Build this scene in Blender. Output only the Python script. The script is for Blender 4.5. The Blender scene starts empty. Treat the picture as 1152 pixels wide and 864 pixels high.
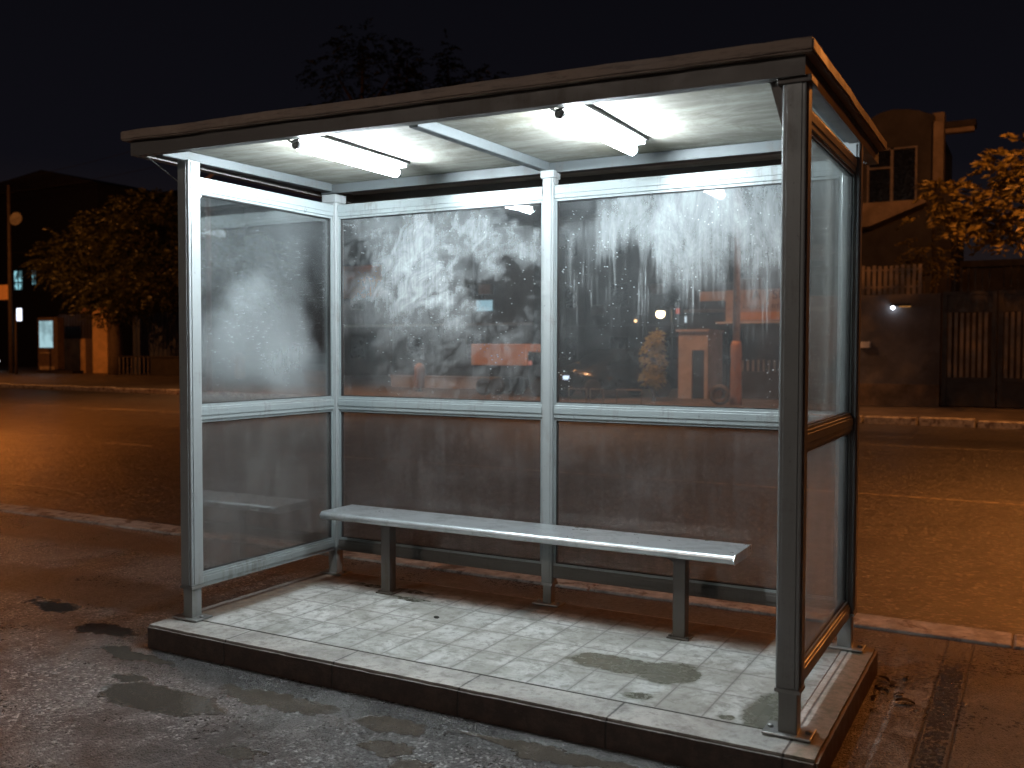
import bpy, bmesh, math, random
from mathutils import Vector, Matrix, noise
R=math.radians
random.seed(7)
sc=bpy.context.scene
col=sc.collection

# ------------------------------------------------------------------ camera
F=1070.354; YAW=R(-28.899); PIT=R(-1.971); ROL=R(0.154)
CAM=Vector((3.8027,-3.4755,1.3823))
fw=Vector((math.sin(YAW)*math.cos(PIT),math.cos(YAW)*math.cos(PIT),math.sin(PIT)))
r0=Vector((math.cos(YAW),-math.sin(YAW),0)); u0=r0.cross(fw)
r2=r0*math.cos(ROL)+u0*math.sin(ROL); u2=-r0*math.sin(ROL)+u0*math.cos(ROL)
cd=bpy.data.cameras.new('camera'); cam=bpy.data.objects.new('camera',cd); col.objects.link(cam)
m=Matrix((( r2.x,u2.x,-fw.x,CAM.x),(r2.y,u2.y,-fw.y,CAM.y),(r2.z,u2.z,-fw.z,CAM.z),(0,0,0,1)))
cam.matrix_world=m
cd.sensor_width=36; cd.lens=F/1152*36; cd.clip_end=2000; cd.clip_start=.05
cd.dof.use_dof=True; cd.dof.focus_distance=4.8; cd.dof.aperture_fstop=2.6
sc.camera=cam
def at(px,py,Y):
    """real place of a feature of the photograph that stands on the plane y=Y"""
    d=fw+r2*((px-576)/F)+u2*((432-py)/F)
    return CAM+d*((Y-CAM.y)/d.y)
def X(px,Y,py=420): return at(px,py,Y).x
def Zh(px,py,Y): return at(px,py,Y).z

# ------------------------------------------------------------------ node helper
class NT:
    def __init__(s,name):
        s.m=bpy.data.materials.new(name); s.m.use_nodes=True
        s.t=s.m.node_tree; s.t.nodes.clear()
        s.out=s.t.nodes.new('ShaderNodeOutputMaterial')
        s._oc=None
    def n(s,t,**k):
        nd=s.t.nodes.new('ShaderNode'+t)
        for a,b in k.items(): setattr(nd,a,b)
        return nd
    def put(s,sock,v):
        if isinstance(v,V): s.t.links.new(v.s,sock)
        elif hasattr(v,'node'): s.t.links.new(v,sock)
        else:
            if isinstance(v,(tuple,list)) and len(v)==3 and sock.type=='RGBA': v=tuple(v)+(1,)
            sock.default_value=v
    def math(s,op,a,b=0,c=0,clamp=False):
        nd=s.n('Math',operation=op,use_clamp=clamp)
        s.put(nd.inputs[0],a); s.put(nd.inputs[1],b); s.put(nd.inputs[2],c)
        return V(s,nd.outputs[0])
    def oc(s):
        if s._oc is None:
            tc=s.n('TexCoord'); s._oc=tc.outputs['Object']
            sp=s.n('SeparateXYZ'); s.t.links.new(s._oc,sp.inputs[0])
            s._xyz=[V(s,o) for o in sp.outputs]
        return s._oc
    def xyz(s): s.oc(); return s._xyz
    def vec(s,x,y,z):
        nd=s.n('CombineXYZ')
        for i,v in enumerate((x,y,z)): s.put(nd.inputs[i],v)
        return nd.outputs[0]
    def noise(s,scale=5,detail=4,rough=.55,vec=None,dist=0,out=0,lac=2.0):
        nd=s.n('TexNoise'); s.put(nd.inputs['Vector'],vec if vec is not None else s.oc())
        nd.inputs['Scale'].default_value=scale; nd.inputs['Detail'].default_value=detail
        nd.inputs['Roughness'].default_value=rough; nd.inputs['Distortion'].default_value=dist
        return V(s,nd.outputs[out])
    def voro(s,scale=5,vec=None,feature='F1',out='Distance',rnd=1):
        nd=s.n('TexVoronoi',feature=feature); s.put(nd.inputs['Vector'],vec if vec is not None else s.oc())
        nd.inputs['Scale'].default_value=scale; nd.inputs['Randomness'].default_value=rnd
        return V(s,nd.outputs[out])
    def smooth(s,v,a,b,lo=0.,hi=1.):
        nd=s.n('MapRange',interpolation_type='SMOOTHSTEP'); s.put(nd.inputs[0],v)
        s.put(nd.inputs[1],a); s.put(nd.inputs[2],b)
        nd.inputs[3].default_value=lo; nd.inputs[4].default_value=hi
        return V(s,nd.outputs[0])
    def lin(s,v,a,b,lo=0.,hi=1.):
        nd=s.n('MapRange'); s.put(nd.inputs[0],v)
        s.put(nd.inputs[1],a); s.put(nd.inputs[2],b)
        nd.inputs[3].default_value=lo; nd.inputs[4].default_value=hi
        return V(s,nd.outputs[0])
    def mix(s,f,a,b):
        nd=s.n('Mix',data_type='RGBA'); s.put(nd.inputs[0],f); s.put(nd.inputs[6],a); s.put(nd.inputs[7],b)
        return nd.outputs[2]
    def blob(s,x,y,cx,cy,rx,ry,soft=.5):
        """1 inside an ellipse, 0 outside, soft edge"""
        a=(x-cx)/rx; b=(y-cy)/ry
        d=s.math('SQRT',a*a+b*b)
        return s.smooth(d,1+soft,1-soft) if soft<1 else s.smooth(d,soft*1.6,0)
    def bump(s,h,strength=.5,dist=.01,normal=None):
        nd=s.n('Bump'); nd.inputs['Strength'].default_value=strength; nd.inputs['Distance'].default_value=dist
        s.put(nd.inputs['Height'],h)
        if normal is not None: s.put(nd.inputs['Normal'],normal)
        return nd.outputs[0]
    def facets(s,cellcolor,amt,bumped):
        a=s.n('VectorMath',operation='SUBTRACT'); s.put(a.inputs[0],cellcolor); a.inputs[1].default_value=(.5,.5,.5)
        b=s.n('VectorMath',operation='SCALE'); s.t.links.new(a.outputs[0],b.inputs[0]); s.put(b.inputs['Scale'],amt)
        c=s.n('VectorMath',operation='ADD'); s.t.links.new(b.outputs[0],c.inputs[0]); s.put(c.inputs[1],bumped)
        d=s.n('VectorMath',operation='NORMALIZE'); s.t.links.new(c.outputs[0],d.inputs[0]); return d.outputs[0]
    def pbr(s,color,rough=.5,metal=0.,normal=None,spec=.5,emit=None,estr=0,coat=0):
        b=s.n('BsdfPrincipled')
        s.put(b.inputs['Base Color'],color); s.put(b.inputs['Roughness'],rough); s.put(b.inputs['Metallic'],metal)
        s.put(b.inputs['Specular IOR Level'],spec)
        if normal is not None: s.put(b.inputs['Normal'],normal)
        if emit is not None: s.put(b.inputs['Emission Color'],emit); s.put(b.inputs['Emission Strength'],estr)
        if coat: b.inputs['Coat Weight'].default_value=coat
        s.t.links.new(b.outputs[0],s.out.inputs[0]); return s.m
class V:
    def __init__(s,n,sk): s.n=n; s.s=sk
    def __add__(s,o): return s.n.math('ADD',s,o)
    __radd__=__add__
    def __sub__(s,o): return s.n.math('SUBTRACT',s,o)
    def __rsub__(s,o): return s.n.math('SUBTRACT',o,s)
    def __mul__(s,o): return s.n.math('MULTIPLY',s,o)
    __rmul__=__mul__
    def __truediv__(s,o): return s.n.math('DIVIDE',s,o)
    def clamp(s): return s.n.math('ADD',s,0,clamp=True)
    def max(s,o): return s.n.math('MAXIMUM',s,o)
    def min(s,o): return s.n.math('MINIMUM',s,o)

def plain(name,c,rough=.6,metal=0.,var=.25,scale=4,bump=.2,bscale=40,bd=.002,c2=None,spec=.5):
    t=NT(name)
    a=t.noise(scale,6,.65)
    k=tuple(v*(1-var) for v in c); l=tuple(min(1,v*(1+var)) for v in c)
    colr=t.mix(t.smooth(a,.3,.7),k,l)
    if c2: colr=t.mix(t.smooth(t.noise(scale*.6,8,.7,dist=.4),.5,.62),colr,c2)
    nr=t.bump(t.noise(bscale,5,.6),bump,bd) if bump else None
    rr=t.lin(t.noise(scale*2.3,5,.6),.3,.7,max(.03,rough-.1),min(1,rough+.12))
    return t.pbr(colr,rr,metal,nr,spec)
def glow(name,c,s,pattern=False):
    t=NT(name); e=t.n('Emission'); e.inputs[1].default_value=s
    if pattern:
        x,y,z=t.xyz(); k=t.smooth(t.noise(1.4,3,.5),.35,.65)
        t.put(e.inputs[0],t.mix(k,tuple(v*.55 for v in c),c))
    else: t.put(e.inputs[0],c)
    t.t.links.new(e.outputs[0],t.out.inputs[0]); return t.m

# ------------------------------------------------------------------ mesh helpers
def link(name,bm,mat,parent=None,smooth=False,recalc=True):
    if recalc: bmesh.ops.recalc_face_normals(bm,faces=bm.faces)
    me=bpy.data.meshes.new(name); bm.to_mesh(me); bm.free()
    if smooth:
        for p in me.polygons: p.use_smooth=True
    for mm in (mat if isinstance(mat,list) else [mat]): me.materials.append(mm)
    o=bpy.data.objects.new(name,me); col.objects.link(o)
    if parent is not None: o.parent=parent
    return o
def tag(o,label,cat=None,group=None,kind=None):
    if label: o['label']=label
    if cat: o['category']=cat
    if group: o['group']=group
    if kind: o['kind']=kind
    return o
def root(name,label,cat,loc=(0,0,0),rz=0,group=None):
    o=bpy.data.objects.new(name,None); col.objects.link(o); o.empty_display_size=.2
    o.location=loc; o.rotation_euler=(0,0,rz)
    return tag(o,label,cat,group)
def box(bm,x0,x1,y0,y1,z0,z1,bev=0,seg=2):
    b=bmesh.new()
    v=[b.verts.new(c) for c in ((x0,y0,z0),(x1,y0,z0),(x1,y1,z0),(x0,y1,z0),(x0,y0,z1),(x1,y0,z1),(x1,y1,z1),(x0,y1,z1))]
    for f in ((0,3,2,1),(4,5,6,7),(0,1,5,4),(1,2,6,5),(2,3,7,6),(3,0,4,7)): b.faces.new([v[i] for i in f])
    if bev: bmesh.ops.bevel(b,geom=list(b.edges)+list(b.verts),offset=bev,segments=seg,affect='EDGES',profile=.5)
    merge(bm,b)
def merge(bm,b,M=None):
    if M is not None: bmesh.ops.transform(b,matrix=M,verts=b.verts)
    me=bpy.data.meshes.new('tmp'); b.to_mesh(me); b.free(); bm.from_mesh(me); bpy.data.meshes.remove(me)
def tube(bm,pts,rad,seg=10,cap=True):
    pts=[Vector(p) for p in pts]
    rads=rad if isinstance(rad,(list,tuple)) else [rad]*len(pts)
    rings=[]
    for i,p in enumerate(pts):
        d=(pts[min(i+1,len(pts)-1)]-pts[max(i-1,0)]).normalized()
        a=d.orthogonal().normalized() if i==0 else (a-d*a.dot(d)).normalized()
        b=d.cross(a)
        rings.append([bm.verts.new(p+(a*math.cos(t)+b*math.sin(t))*rads[i]) for t in [2*math.pi*k/seg for k in range(seg)]])
    for i in range(len(rings)-1):
        for k in range(seg): bm.faces.new((rings[i][k],rings[i][(k+1)%seg],rings[i+1][(k+1)%seg],rings[i+1][k]))
    if cap: bm.faces.new(rings[0][::-1]); bm.faces.new(rings[-1])
def prism(bm,poly,axis,a,b):
    """poly = 2D points in the plane across `axis`, extruded from a to b"""
    def mk(p,t):
        return {'x':(t,p[0],p[1]),'y':(p[0],t,p[1]),'z':(p[0],p[1],t)}[axis]
    A=[bm.verts.new(mk(p,a)) for p in poly]; B=[bm.verts.new(mk(p,b)) for p in poly]
    n=len(poly)
    bm.faces.new(A); bm.faces.new(B[::-1])
    for i in range(n): bm.faces.new((A[i],B[i],B[(i+1)%n],A[(i+1)%n]))
def lathe(bm,prof,cx,cy,seg=20):
    rings=[[bm.verts.new((cx+r*math.cos(2*math.pi*k/seg),cy+r*math.sin(2*math.pi*k/seg),z)) for k in range(seg)] for r,z in prof]
    for i in range(len(rings)-1):
        for k in range(seg): bm.faces.new((rings[i][k],rings[i][(k+1)%seg],rings[i+1][(k+1)%seg],rings[i+1][k]))
    bm.faces.new(rings[0][::-1]); bm.faces.new(rings[-1])
def B(name,mat,parent,*boxes,bev=0,label=None):
    bm=bmesh.new()
    for b in boxes: box(bm,*b,bev=bev)
    o=link(name,bm,mat,parent)
    if label: o['label']=label
    return o

# ------------------------------------------------------------------ materials
def mat_metal(name,c,rough=.38,metal=.15,dirt=(.10,.075,.05),streak=True,low=True):
    t=NT(name); x,y,z=t.xyz()
    n1=t.noise(3.5,7,.7,dist=.3)
    n2=t.noise(1,6,.7,vec=t.vec(x*45,y*45,z*3))
    k=t.smooth(n1*.6+n2*.4,.50,.66)*.45
    if low: k=(k+t.smooth(z+n1*.15,.42,.02)*.55).clamp()
    colr=t.mix(k,c,dirt)
    spk=t.smooth(t.noise(60,3,.6),.66,.72)*.5
    colr=t.mix(spk,colr,tuple(v*.4 for v in c))
    nr=t.bump(t.noise(220,3,.6)+n2*.6,.25,.0008)
    return t.pbr(colr,t.lin(n1,.3,.7,rough-.1,rough+.2),metal,nr)
FRAME=mat_metal('painted_aluminium',(.31,.332,.335))
RAILM=mat_metal('rail_aluminium',(.295,.335,.342),.34,.2)
BEAMM=mat_metal('ceiling_beam_grey',(.11,.125,.13),.45,.3,low=False)
LOWR=mat_metal('shaded_soiled_rail',(.12,.11,.10),.5,.15,(.05,.04,.03))  # dirt plus the bench's shadow worked into the rail colour
LEGM=mat_metal('bench_leg_steel',(.14,.13,.125),.4,.5)
def mat_seat():
    t=NT('brushed_steel_seat'); x,y,z=t.xyz()
    g=t.noise(1,4,.6,vec=t.vec(x*3,y*220,z*60)); s=t.noise(5,6,.7,dist=.5)
    dots=t.voro(70,vec=t.vec(x,y,0),out='Distance',rnd=0.)
    colr=t.mix(t.smooth(s,.45,.65),(.62,.66,.68),(.45,.48,.49))
    nr=t.bump(g*.4+t.noise(90,3,.5)*.4+t.smooth(dots,.35,.2)*-.5,.35,.0008)
    return t.pbr(colr,t.lin(s,.3,.7,.24,.44),.75,nr)
SEAT=mat_seat()
RUBBER=plain('rubber_gasket',(.02,.02,.02),.5,bump=0)
STEEL=plain('dull_steel',(.3,.3,.29),.4,.7)
def mat_lip():
    t=NT('weathered_roof_lip'); x,y,z=t.xyz()
    n=t.noise(2.5,8,.75,dist=.6); s=t.noise(1,5,.7,vec=t.vec(x*6,y*6,z*60))
    c=t.mix(t.smooth(n,.35,.7),(.24,.17,.13),(.36,.27,.21))
    c=t.mix(t.smooth(s,.5,.68),c,(.16,.11,.085))
    c=t.mix(t.smooth(t.noise(14,6,.7),.6,.7),c,(.33,.27,.2))
    return t.pbr(c,t.lin(n,.3,.7,.42,.7),0,t.bump(n+t.noise(70,5,.65)*.5,.5,.003))
LIP=mat_lip()
DARKBOX=mat_metal('dark_roof_channel',(.13,.12,.112),.45,.1,low=False)
def mat_soffit():
    t=NT('stained_ceiling_board'); x,y,z=t.xyz()
    a=t.noise(2.2,9,.72,dist=1.2); b=t.noise(1,7,.7,vec=t.vec(x*1.2,y*9,z)); c=t.noise(11,7,.7)
    colr=t.mix(t.smooth(a*.5+b*.5,.38,.62),(.42,.42,.37),(.21,.20,.165))
    colr=t.mix(t.smooth(t.noise(1.1,9,.75,dist=.7),.50,.64)*.8,colr,(.20,.19,.14))
    colr=t.mix(t.smooth(c,.60,.70)*.5,colr,(.14,.13,.10))
    return t.pbr(colr,.75,0,t.bump(a+c*.3,.25,.004))
SOFF=mat_soffit()

def mat_tiles():
    t=NT('worn_floor_tiles'); x,y,z=t.xyz()
    PX,PY=.1885,.279
    fx=t.math('FRACT',(x-.075)/PX); fy=t.math('FRACT',(y+.01)/PY)
    wob=(t.noise(30,3,.6)-.5)*.012
    dx=t.math('MINIMUM',fx,1-fx)*PX+wob*.3; dy=t.math('MINIMUM',fy,1-fy)*PY+wob*.3
    d=dx.min(dy)
    grout=t.smooth(d,.0045,.0015)
    gdirt=t.smooth(d+(t.noise(25,4,.7)-.5)*.03,.018,.0)
    cell=t.vec(t.math('FLOOR',(x-.075)/PX),t.math('FLOOR',(y+.01)/PY),0)
    wn=t.n('TexWhiteNoise'); t.put(wn.inputs[0],cell); tv=V(t,wn.outputs[0])
    n1=t.noise(3.2,9,.75,dist=.5); n2=t.noise(15,8,.75,dist=.4); n3=t.noise(70,5,.7)
    c=t.mix(tv,(.45,.45,.43),(.62,.62,.60))
    c=t.mix(t.smooth(n1,.40,.60)*.8,c,(.25,.24,.21))
    c=t.mix(t.smooth(n2,.47,.62)*.75,c,(.20,.195,.17))
    c=t.mix(t.smooth(n3,.60,.70)*.55,c,(.16,.15,.13))
    c=t.mix(gdirt*.55,c,(.22,.21,.19))
    c=t.mix(grout*.65,c,(.10,.095,.085))
    # little dark spots
    c=t.mix(t.smooth(t.voro(7),.055,.035)*t.smooth(t.noise(2,2),.45,.55),c,(.05,.05,.045))
    # rust coloured silt along the left and the back of the platform
    w=(t.noise(7,6,.7)-.5)*.10
    silt=t.smooth(x+w*1.3,.155,.035).max(t.smooth(y+w+t.smooth(x,0,3)*.03,1.005,1.07)).max(t.smooth(x,2.9,3.02)*.35)
    siltc=t.mix(t.smooth(t.noise(22,7,.75),.38,.62),(.14,.085,.050),(.07,.05,.037)); siltc=t.mix(t.smooth(x+(n1-.5)*.8,1.9,1.2)*t.smooth(x,.15,.35),siltc,(.115,.10,.078))
    c=t.mix(silt*.9,c,siltc)
    # wet stains
    wx=x+(t.noise(9,4,.6)-.5)*.14; wy=y+(t.noise(9,4,.6,vec=t.vec(x+7,y,z))-.5)*.12
    wet=t.blob(wx,wy,2.17,.40,.20,.12,.12).max(t.blob(wx,wy,2.44,.40,.14,.15,.12)).max(t.blob(wx,wy,2.42,.08,.07,.045,.2)).max(t.blob(wx,wy,2.93,.16,.10,.22,.15)).max(t.blob(wx,wy,.55,1.0,.30,.035,.2)).max(t.blob(wx,wy,.75,.86,.15,.035,.3)).max(t.blob(wx,wy,2.80,.03,.03,.03,.3))
    wet=wet.max(t.smooth(t.noise(1.6,7,.7,vec=t.vec(x,y+3.3,z)),.63,.67)*.5)
    c=t.mix(wet*.93,c,(.115,.113,.088))
    c=t.mix(t.smooth(t.noise(4,8,.8,vec=t.vec(x+3,y*1.5,z)),.55,.7)*.5,c,(.26,.25,.22))
    r=t.lin(n2,.3,.7,.34,.62)-wet*.22
    h=(1-grout)*.8*(1-wet*.8)+n3*.2+n2*.4
    return t.pbr(c,r,0,t.bump(h,.35,.004))
TILES=mat_tiles()
def mat_platform():
    t=NT('grimy_platform_concrete'); x,y,z=t.xyz()
    n1=t.noise(3,9,.75,dist=.6); n2=t.noise(18,8,.75); n3=t.noise(90,5,.7)
    top=t.mix(t.smooth(n1,.38,.66),(.44,.42,.39),(.25,.235,.215))
    top=t.mix(t.smooth(n2,.48,.66)*.7,top,(.17,.155,.14))
    top=t.mix(t.smooth(x+(n1-.5)*.2,3.02,3.12)*.8,top,t.mix(t.smooth(n2,.4,.6),(.22,.165,.115),(.14,.135,.095)))
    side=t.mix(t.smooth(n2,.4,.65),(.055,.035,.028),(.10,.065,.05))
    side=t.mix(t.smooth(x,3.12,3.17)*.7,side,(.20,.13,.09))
    # block joints along the edging
    j=t.math('FRACT',(x-.42)/.66); jd=t.math('MINIMUM',j,1-j)*.66
    joint=t.smooth(jd+(t.noise(40,3)-.5)*.006,.006,.002)
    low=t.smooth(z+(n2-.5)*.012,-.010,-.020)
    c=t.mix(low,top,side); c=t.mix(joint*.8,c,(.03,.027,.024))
    r=t.lin(n2,.3,.7,.38,.7)
    return t.pbr(c,r,0,t.bump(n2+n3*.5-joint,.6,.006))
PLAT=mat_platform()

def mat_pavement():
    t=NT('wet_worn_pavement'); x,y,z=t.xyz()
    n1=t.noise(.9,9,.72,dist=.5); n2=t.noise(7,8,.75,dist=.3); n3=t.noise(40,6,.75)
    agg=t.voro(95,out='Distance'); aggc=t.n('TexVoronoi'); t.put(aggc.inputs[0],t.oc()); aggc.inputs['Scale'].default_value=95
    sp=t.n('SeparateColor'); t.t.links.new(aggc.outputs['Color'],sp.inputs[0]); rnd=V(t,sp.outputs[0])
    asp=t.mix(t.smooth(n1,.36,.64),(.095,.090,.087),(.25,.245,.24))
    asp=t.mix(t.smooth(n2,.5,.68)*.7,asp,(.045,.041,.038))
    asp=t.mix(t.smooth(rnd,.80,.93)*.85,asp,(.62,.61,.60)); asp=t.mix(t.smooth(n3,.48,.62)*.7,asp,(.045,.042,.040)); asp=t.mix(t.smooth(rnd,.38,.12)*.8,asp,(.022,.020,.019))  # pale aggregate, brightened so its colour carries wet sparkle
    drk=t.smooth(t.noise(.95,9,.74,vec=t.vec(x+2.2,y+.7,z),dist=.6),.50,.60).max(t.blob(x+(n2-.5)*.3,y+(n2-.5)*.3,-1.5,.45,1.25,.30,.2)).max(t.blob(x+(n2-.5)*.3,y+(n2-.5)*.2,-3.9,1.55,2.2,.33,.1)).max(t.smooth(y+(n2-.5)*.25,-.62,-.30)*t.smooth(x,3.1,3.0)*t.smooth(x,-.6,-.1)*.9)  # wet dark blotches; two left blobs paint shade beside the shelter into the asphalt
    asp=t.mix(drk*.85,asp,(.034,.030,.028))
    # paler dried patches
    asp=t.mix(t.smooth(t.noise(1.5,8,.7,vec=t.vec(x+11,y,z)),.50,.60)*.45,asp,(.20,.195,.185))
    # puddles: shapes seen in front of the platform + scattered ones
    wx=x+(t.noise(4.5,5,.65)-.5)*.34; wy=y+(t.noise(4.5,5,.65,vec=t.vec(x,y+5,z))-.5)*.26
    P=t.blob(wx,wy,.52,-.66,.34,.13,.10)
    for a in ((.18,-.53,.11,.05),(1.55,-.41,.16,.075),(1.68,-.60,.09,.055),(1.22,-.90,.07,.05),(.95,-.42,.30,.07),(-.55,-.10,.20,.08),(-.1,-.30,.26,.05),(2.4,-.34,.55,.05),(-3.0,.1,.5,.2),(-1.6,-.7,.3,.18)):
        P=P.max(t.blob(wx,wy,*a,.12))
    P=P.max(t.smooth(t.noise(1.25,7,.62,vec=t.vec(x*.8+2.7,y+1.1,z)),.645,.675)*t.smooth(x,3.1,2.9))
    damp=t.smooth(t.noise(1.1,8,.68,vec=t.vec(x+5,y+9,z)),.46,.6).max(P)
    # concrete slabs right of the platform
    slab=t.smooth(x+(n3-.5)*.01,3.165,3.175)*t.smooth(y,-1.4,-1.3)
    con=t.mix(t.smooth(n2,.40,.60),(.36,.345,.32),(.12,.108,.095))
    con=t.mix(t.smooth(t.noise(3.4,8,.75,dist=.8),.45,.6)*.8,con,(.075,.062,.052))
    con2=t.mix(t.smooth(n2,.4,.62),(.085,.068,.056),(.13,.105,.085))
    con=t.mix(t.smooth(x+(n2-.5)*.02,3.418,3.43),con,con2)
    def joint(c0,w=.007):
        return t.smooth(t.math('ABSOLUTE',x-c0+(t.noise(14,3)-.5)*.012),w,w*.25)
    J=joint(3.425).max(joint(3.545,.006)).max(joint(3.80,.007)).max(joint(4.2,.007)).max(joint(4.6,.007))
    jy=t.math('ABSOLUTE',t.math('FRACT',(y-.94)/.92)-.5)*.92
    J=J.max(t.smooth(t.math('ABSOLUTE',jy-.46+.46)-.0,.004,.001)*t.smooth(x,3.43,3.4)*t.smooth(n2,.35,.5))
    c=t.mix(slab,asp,con); c=t.mix(J*slab*.85,c,(.02,.018,.016))
    # silt swept up against the platform's edges
    edge=(t.smooth(t.math('ABSOLUTE',x-3.19)+(n2-.5)*.08,.07,.0)*t.smooth(y,-.3,-.1)).max(t.smooth(y+(n2-.5)*.1,1.25,1.45)*.55)
    edge=edge.max(t.smooth(t.math('ABSOLUTE',x+.14)+(n2-.5)*.14,.10,.0)*t.smooth(y,-.25,-.15))
    c=t.mix((edge*.8).clamp(),c,(.13,.075,.04))
    c=t.mix(P*(1-slab)*.92,c,(.080,.066,.052))
    r=t.lin(n3,.3,.7,.27,.50)-damp*.10
    r=t.mix((P*(1-slab)).clamp(),r.s,(.07,.07,.07)); 
    rs=t.n('SeparateColor'); t.t.links.new(r,rs.inputs[0]); rr=V(t,rs.outputs[0])
    gut=t.smooth(x,3.432,3.445)*t.smooth(x,3.535,3.52)*t.smooth(y+(n2-.5)*.4,1.55,1.35)*t.smooth(n3,.62,.5)
    c=t.mix(gut*.7,c,(.06,.05,.04)); rr=rr-gut*.20
    h=(t.smooth(agg,.0,.55)*-1.6+rnd*1.6+n3*1.0+n2*1.5)*(1-P*.97*(1-slab))-J*slab*1.6-P*(1-slab)*.8
    nr=t.bump(h,.9,.007)
    dry=(1-P*(1-slab))*(1-drk*.5*(1-slab))
    nr=t.facets(aggc.outputs['Color'],dry*t.smooth(rnd,.3,.9)*t.smooth(t.noise(2.2,5,.6,vec=t.vec(x,y,4)),.38,.6)*t.smooth(x,-1.8,.0,.25,1)*.75+gut*1.5,nr)
    return t.pbr(c,rr.max(.06),0,nr,.75)
PAVE=mat_pavement()
def mat_road():
    t=NT('wet_road_asphalt'); x,y,z=t.xyz()
    n1=t.noise(.35,8,.7,vec=t.vec(x*.35,y,z)); n2=t.noise(3,8,.7); n3=t.noise(28,6,.75)
    v=t.n('TexVoronoi'); t.put(v.inputs[0],t.oc()); v.inputs['Scale'].default_value=42
    sp=t.n('SeparateColor'); t.t.links.new(v.outputs['Color'],sp.inputs[0]); rnd=V(t,sp.outputs[0])
    c=t.mix(t.smooth(n1,.35,.65),(.024,.023,.022),(.046,.043,.040))
    c=t.mix(t.smooth(n2,.52,.7)*.6,c,(.03,.029,.028))
    c=t.mix(t.smooth(rnd,.74,.92)*.8,c,(.24,.22,.19)); c=t.mix(t.smooth(rnd,.4,.1)*.7,c,(.015,.014,.013)); c=t.mix(t.smooth(n3,.48,.64)*.5,c,(.022,.021,.02)); c=t.mix(t.smooth(t.noise(.9,8,.75,vec=t.vec(x*.25,y,3)),.5,.62)*.5,c,(.028,.026,.025))  # bright cells put the road's glints into its colour
    crk=t.voro(.42,vec=t.vec(x+n1*1.2,y+n2*.8,0),feature='DISTANCE_TO_EDGE'); c=t.mix(t.smooth(crk,.010,.003)*.8,c,(.012,.011,.01))
    wx=x+(n2-.5)*.9
    hole=t.blob(x+(n2-.5)*.5,y+(n2-.5)*.25,-6.3,3.25,1.0,.27,.08)-t.blob(x+(n2-.5)*.3,y+(n2-.5)*.2,-6.2,3.12,.55,.13,.1)*.8
    hole2=t.blob(wx,y+(n2-.5)*.4,3.0,14.9,2.2,.8,.3).max(t.blob(x,y,.4,16.2,1.6,.5,.3))
    c=t.mix(hole.max(hole2)*.85,c,(.018,.016,.015))
    r=t.lin(n2,.3,.7,.36,.52)
    h=rnd*1.0+n3*1.2+n2*1.0-hole*3
    nr=t.facets(v.outputs['Color'],t.smooth(rnd,.2,.9)*.6,t.bump(h,.8,.010))
    return t.pbr(c,r-.08,0,nr,.8)
ROAD=mat_road()
def mat_paint():
    t=NT('worn_road_paint'); n=t.noise(9,8,.75); n2=t.noise(.6,4,.6)
    b=t.n('BsdfPrincipled'); t.put(b.inputs['Base Color'],(.55,.52,.46)); b.inputs['Roughness'].default_value=.55
    tr=t.n('BsdfTransparent'); mx=t.n('MixShader')
    t.put(mx.inputs[0],t.smooth(n*.75+n2*.25,.60,.48)*.9); t.t.links.new(tr.outputs[0],mx.inputs[1]); t.t.links.new(b.outputs[0],mx.inputs[2])
    t.t.links.new(mx.outputs[0],t.out.inputs[0]); return t.m
PAINT=mat_paint()
KERB=plain('kerb_concrete',(.42,.40,.37),.6,var=.4,scale=9,bump=.6,bscale=60,bd=.006,c2=(.15,.12,.10))
FARPAVE=plain('far_pavement_concrete',(.115,.098,.082),.55,var=.4,scale=.8,bump=.5,bscale=14,bd=.01)
GROUND=plain('bare_ground',(.06,.055,.045),.8,var=.4,scale=.5,bump=.3,bscale=5,bd=.02)

# ------------------------------------------------------------------ dirty glass
def glass(name,fog,dirt=(.68,.74,.76)):
    """fog(t,u,v,x,y,z) -> mask of condensation and dust on the pane"""
    t=NT(name); x,y,z=t.xyz()
    k=fog(t,x,y,z)
    tr=t.n('BsdfTransparent'); tr.inputs[0].default_value=(.86,.88,.88,1)
    gl=t.n('BsdfGlossy'); gl.inputs[0].default_value=(1,1,1,1); gl.inputs['Roughness'].default_value=.03
    wav=t.bump(t.noise(2.2,3,.5)*1.0,.12,.01); t.put(gl.inputs['Normal'],wav)
    fr=t.n('Fresnel'); fr.inputs[0].default_value=1.5
    m1=t.n('MixShader'); t.put(m1.inputs[0],(V(t,fr.outputs[0])*.62).clamp()); t.t.links.new(tr.outputs[0],m1.inputs[1]); t.t.links.new(gl.outputs[0],m1.inputs[2])
    df=t.n('BsdfDiffuse'); t.put(df.inputs[0],dirt); tl=t.n('BsdfTranslucent'); t.put(tl.inputs[0],dirt)
    m2=t.n('MixShader'); m2.inputs[0].default_value=.35; t.t.links.new(df.outputs[0],m2.inputs[1]); t.t.links.new(tl.outputs[0],m2.inputs[2])
    m3=t.n('MixShader'); t.put(m3.inputs[0],k.clamp()); t.t.links.new(m1.outputs[0],m3.inputs[1]); t.t.links.new(m2.outputs[0],m3.inputs[2])
    t.t.links.new(m3.outputs[0],t.out.inputs[0]); return t.m
def drops(t,p,q):
    """tiny water drops and runs"""
    s=t.vec(p,q,0)
    d=t.smooth(t.voro(48,vec=s),.20,.10)*t.smooth(t.noise(3,3,vec=s),.42,.62)*t.smooth(t.noise(60,1,vec=s),.45,.6)
    d2=t.smooth(t.voro(1,vec=t.vec(p*38,q*9,1)),.10,.04)*t.smooth(t.noise(2.3,3,vec=t.vec(p+4,q,0)),.5,.65)
    return (d*.75+d2*.25).clamp()
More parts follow.
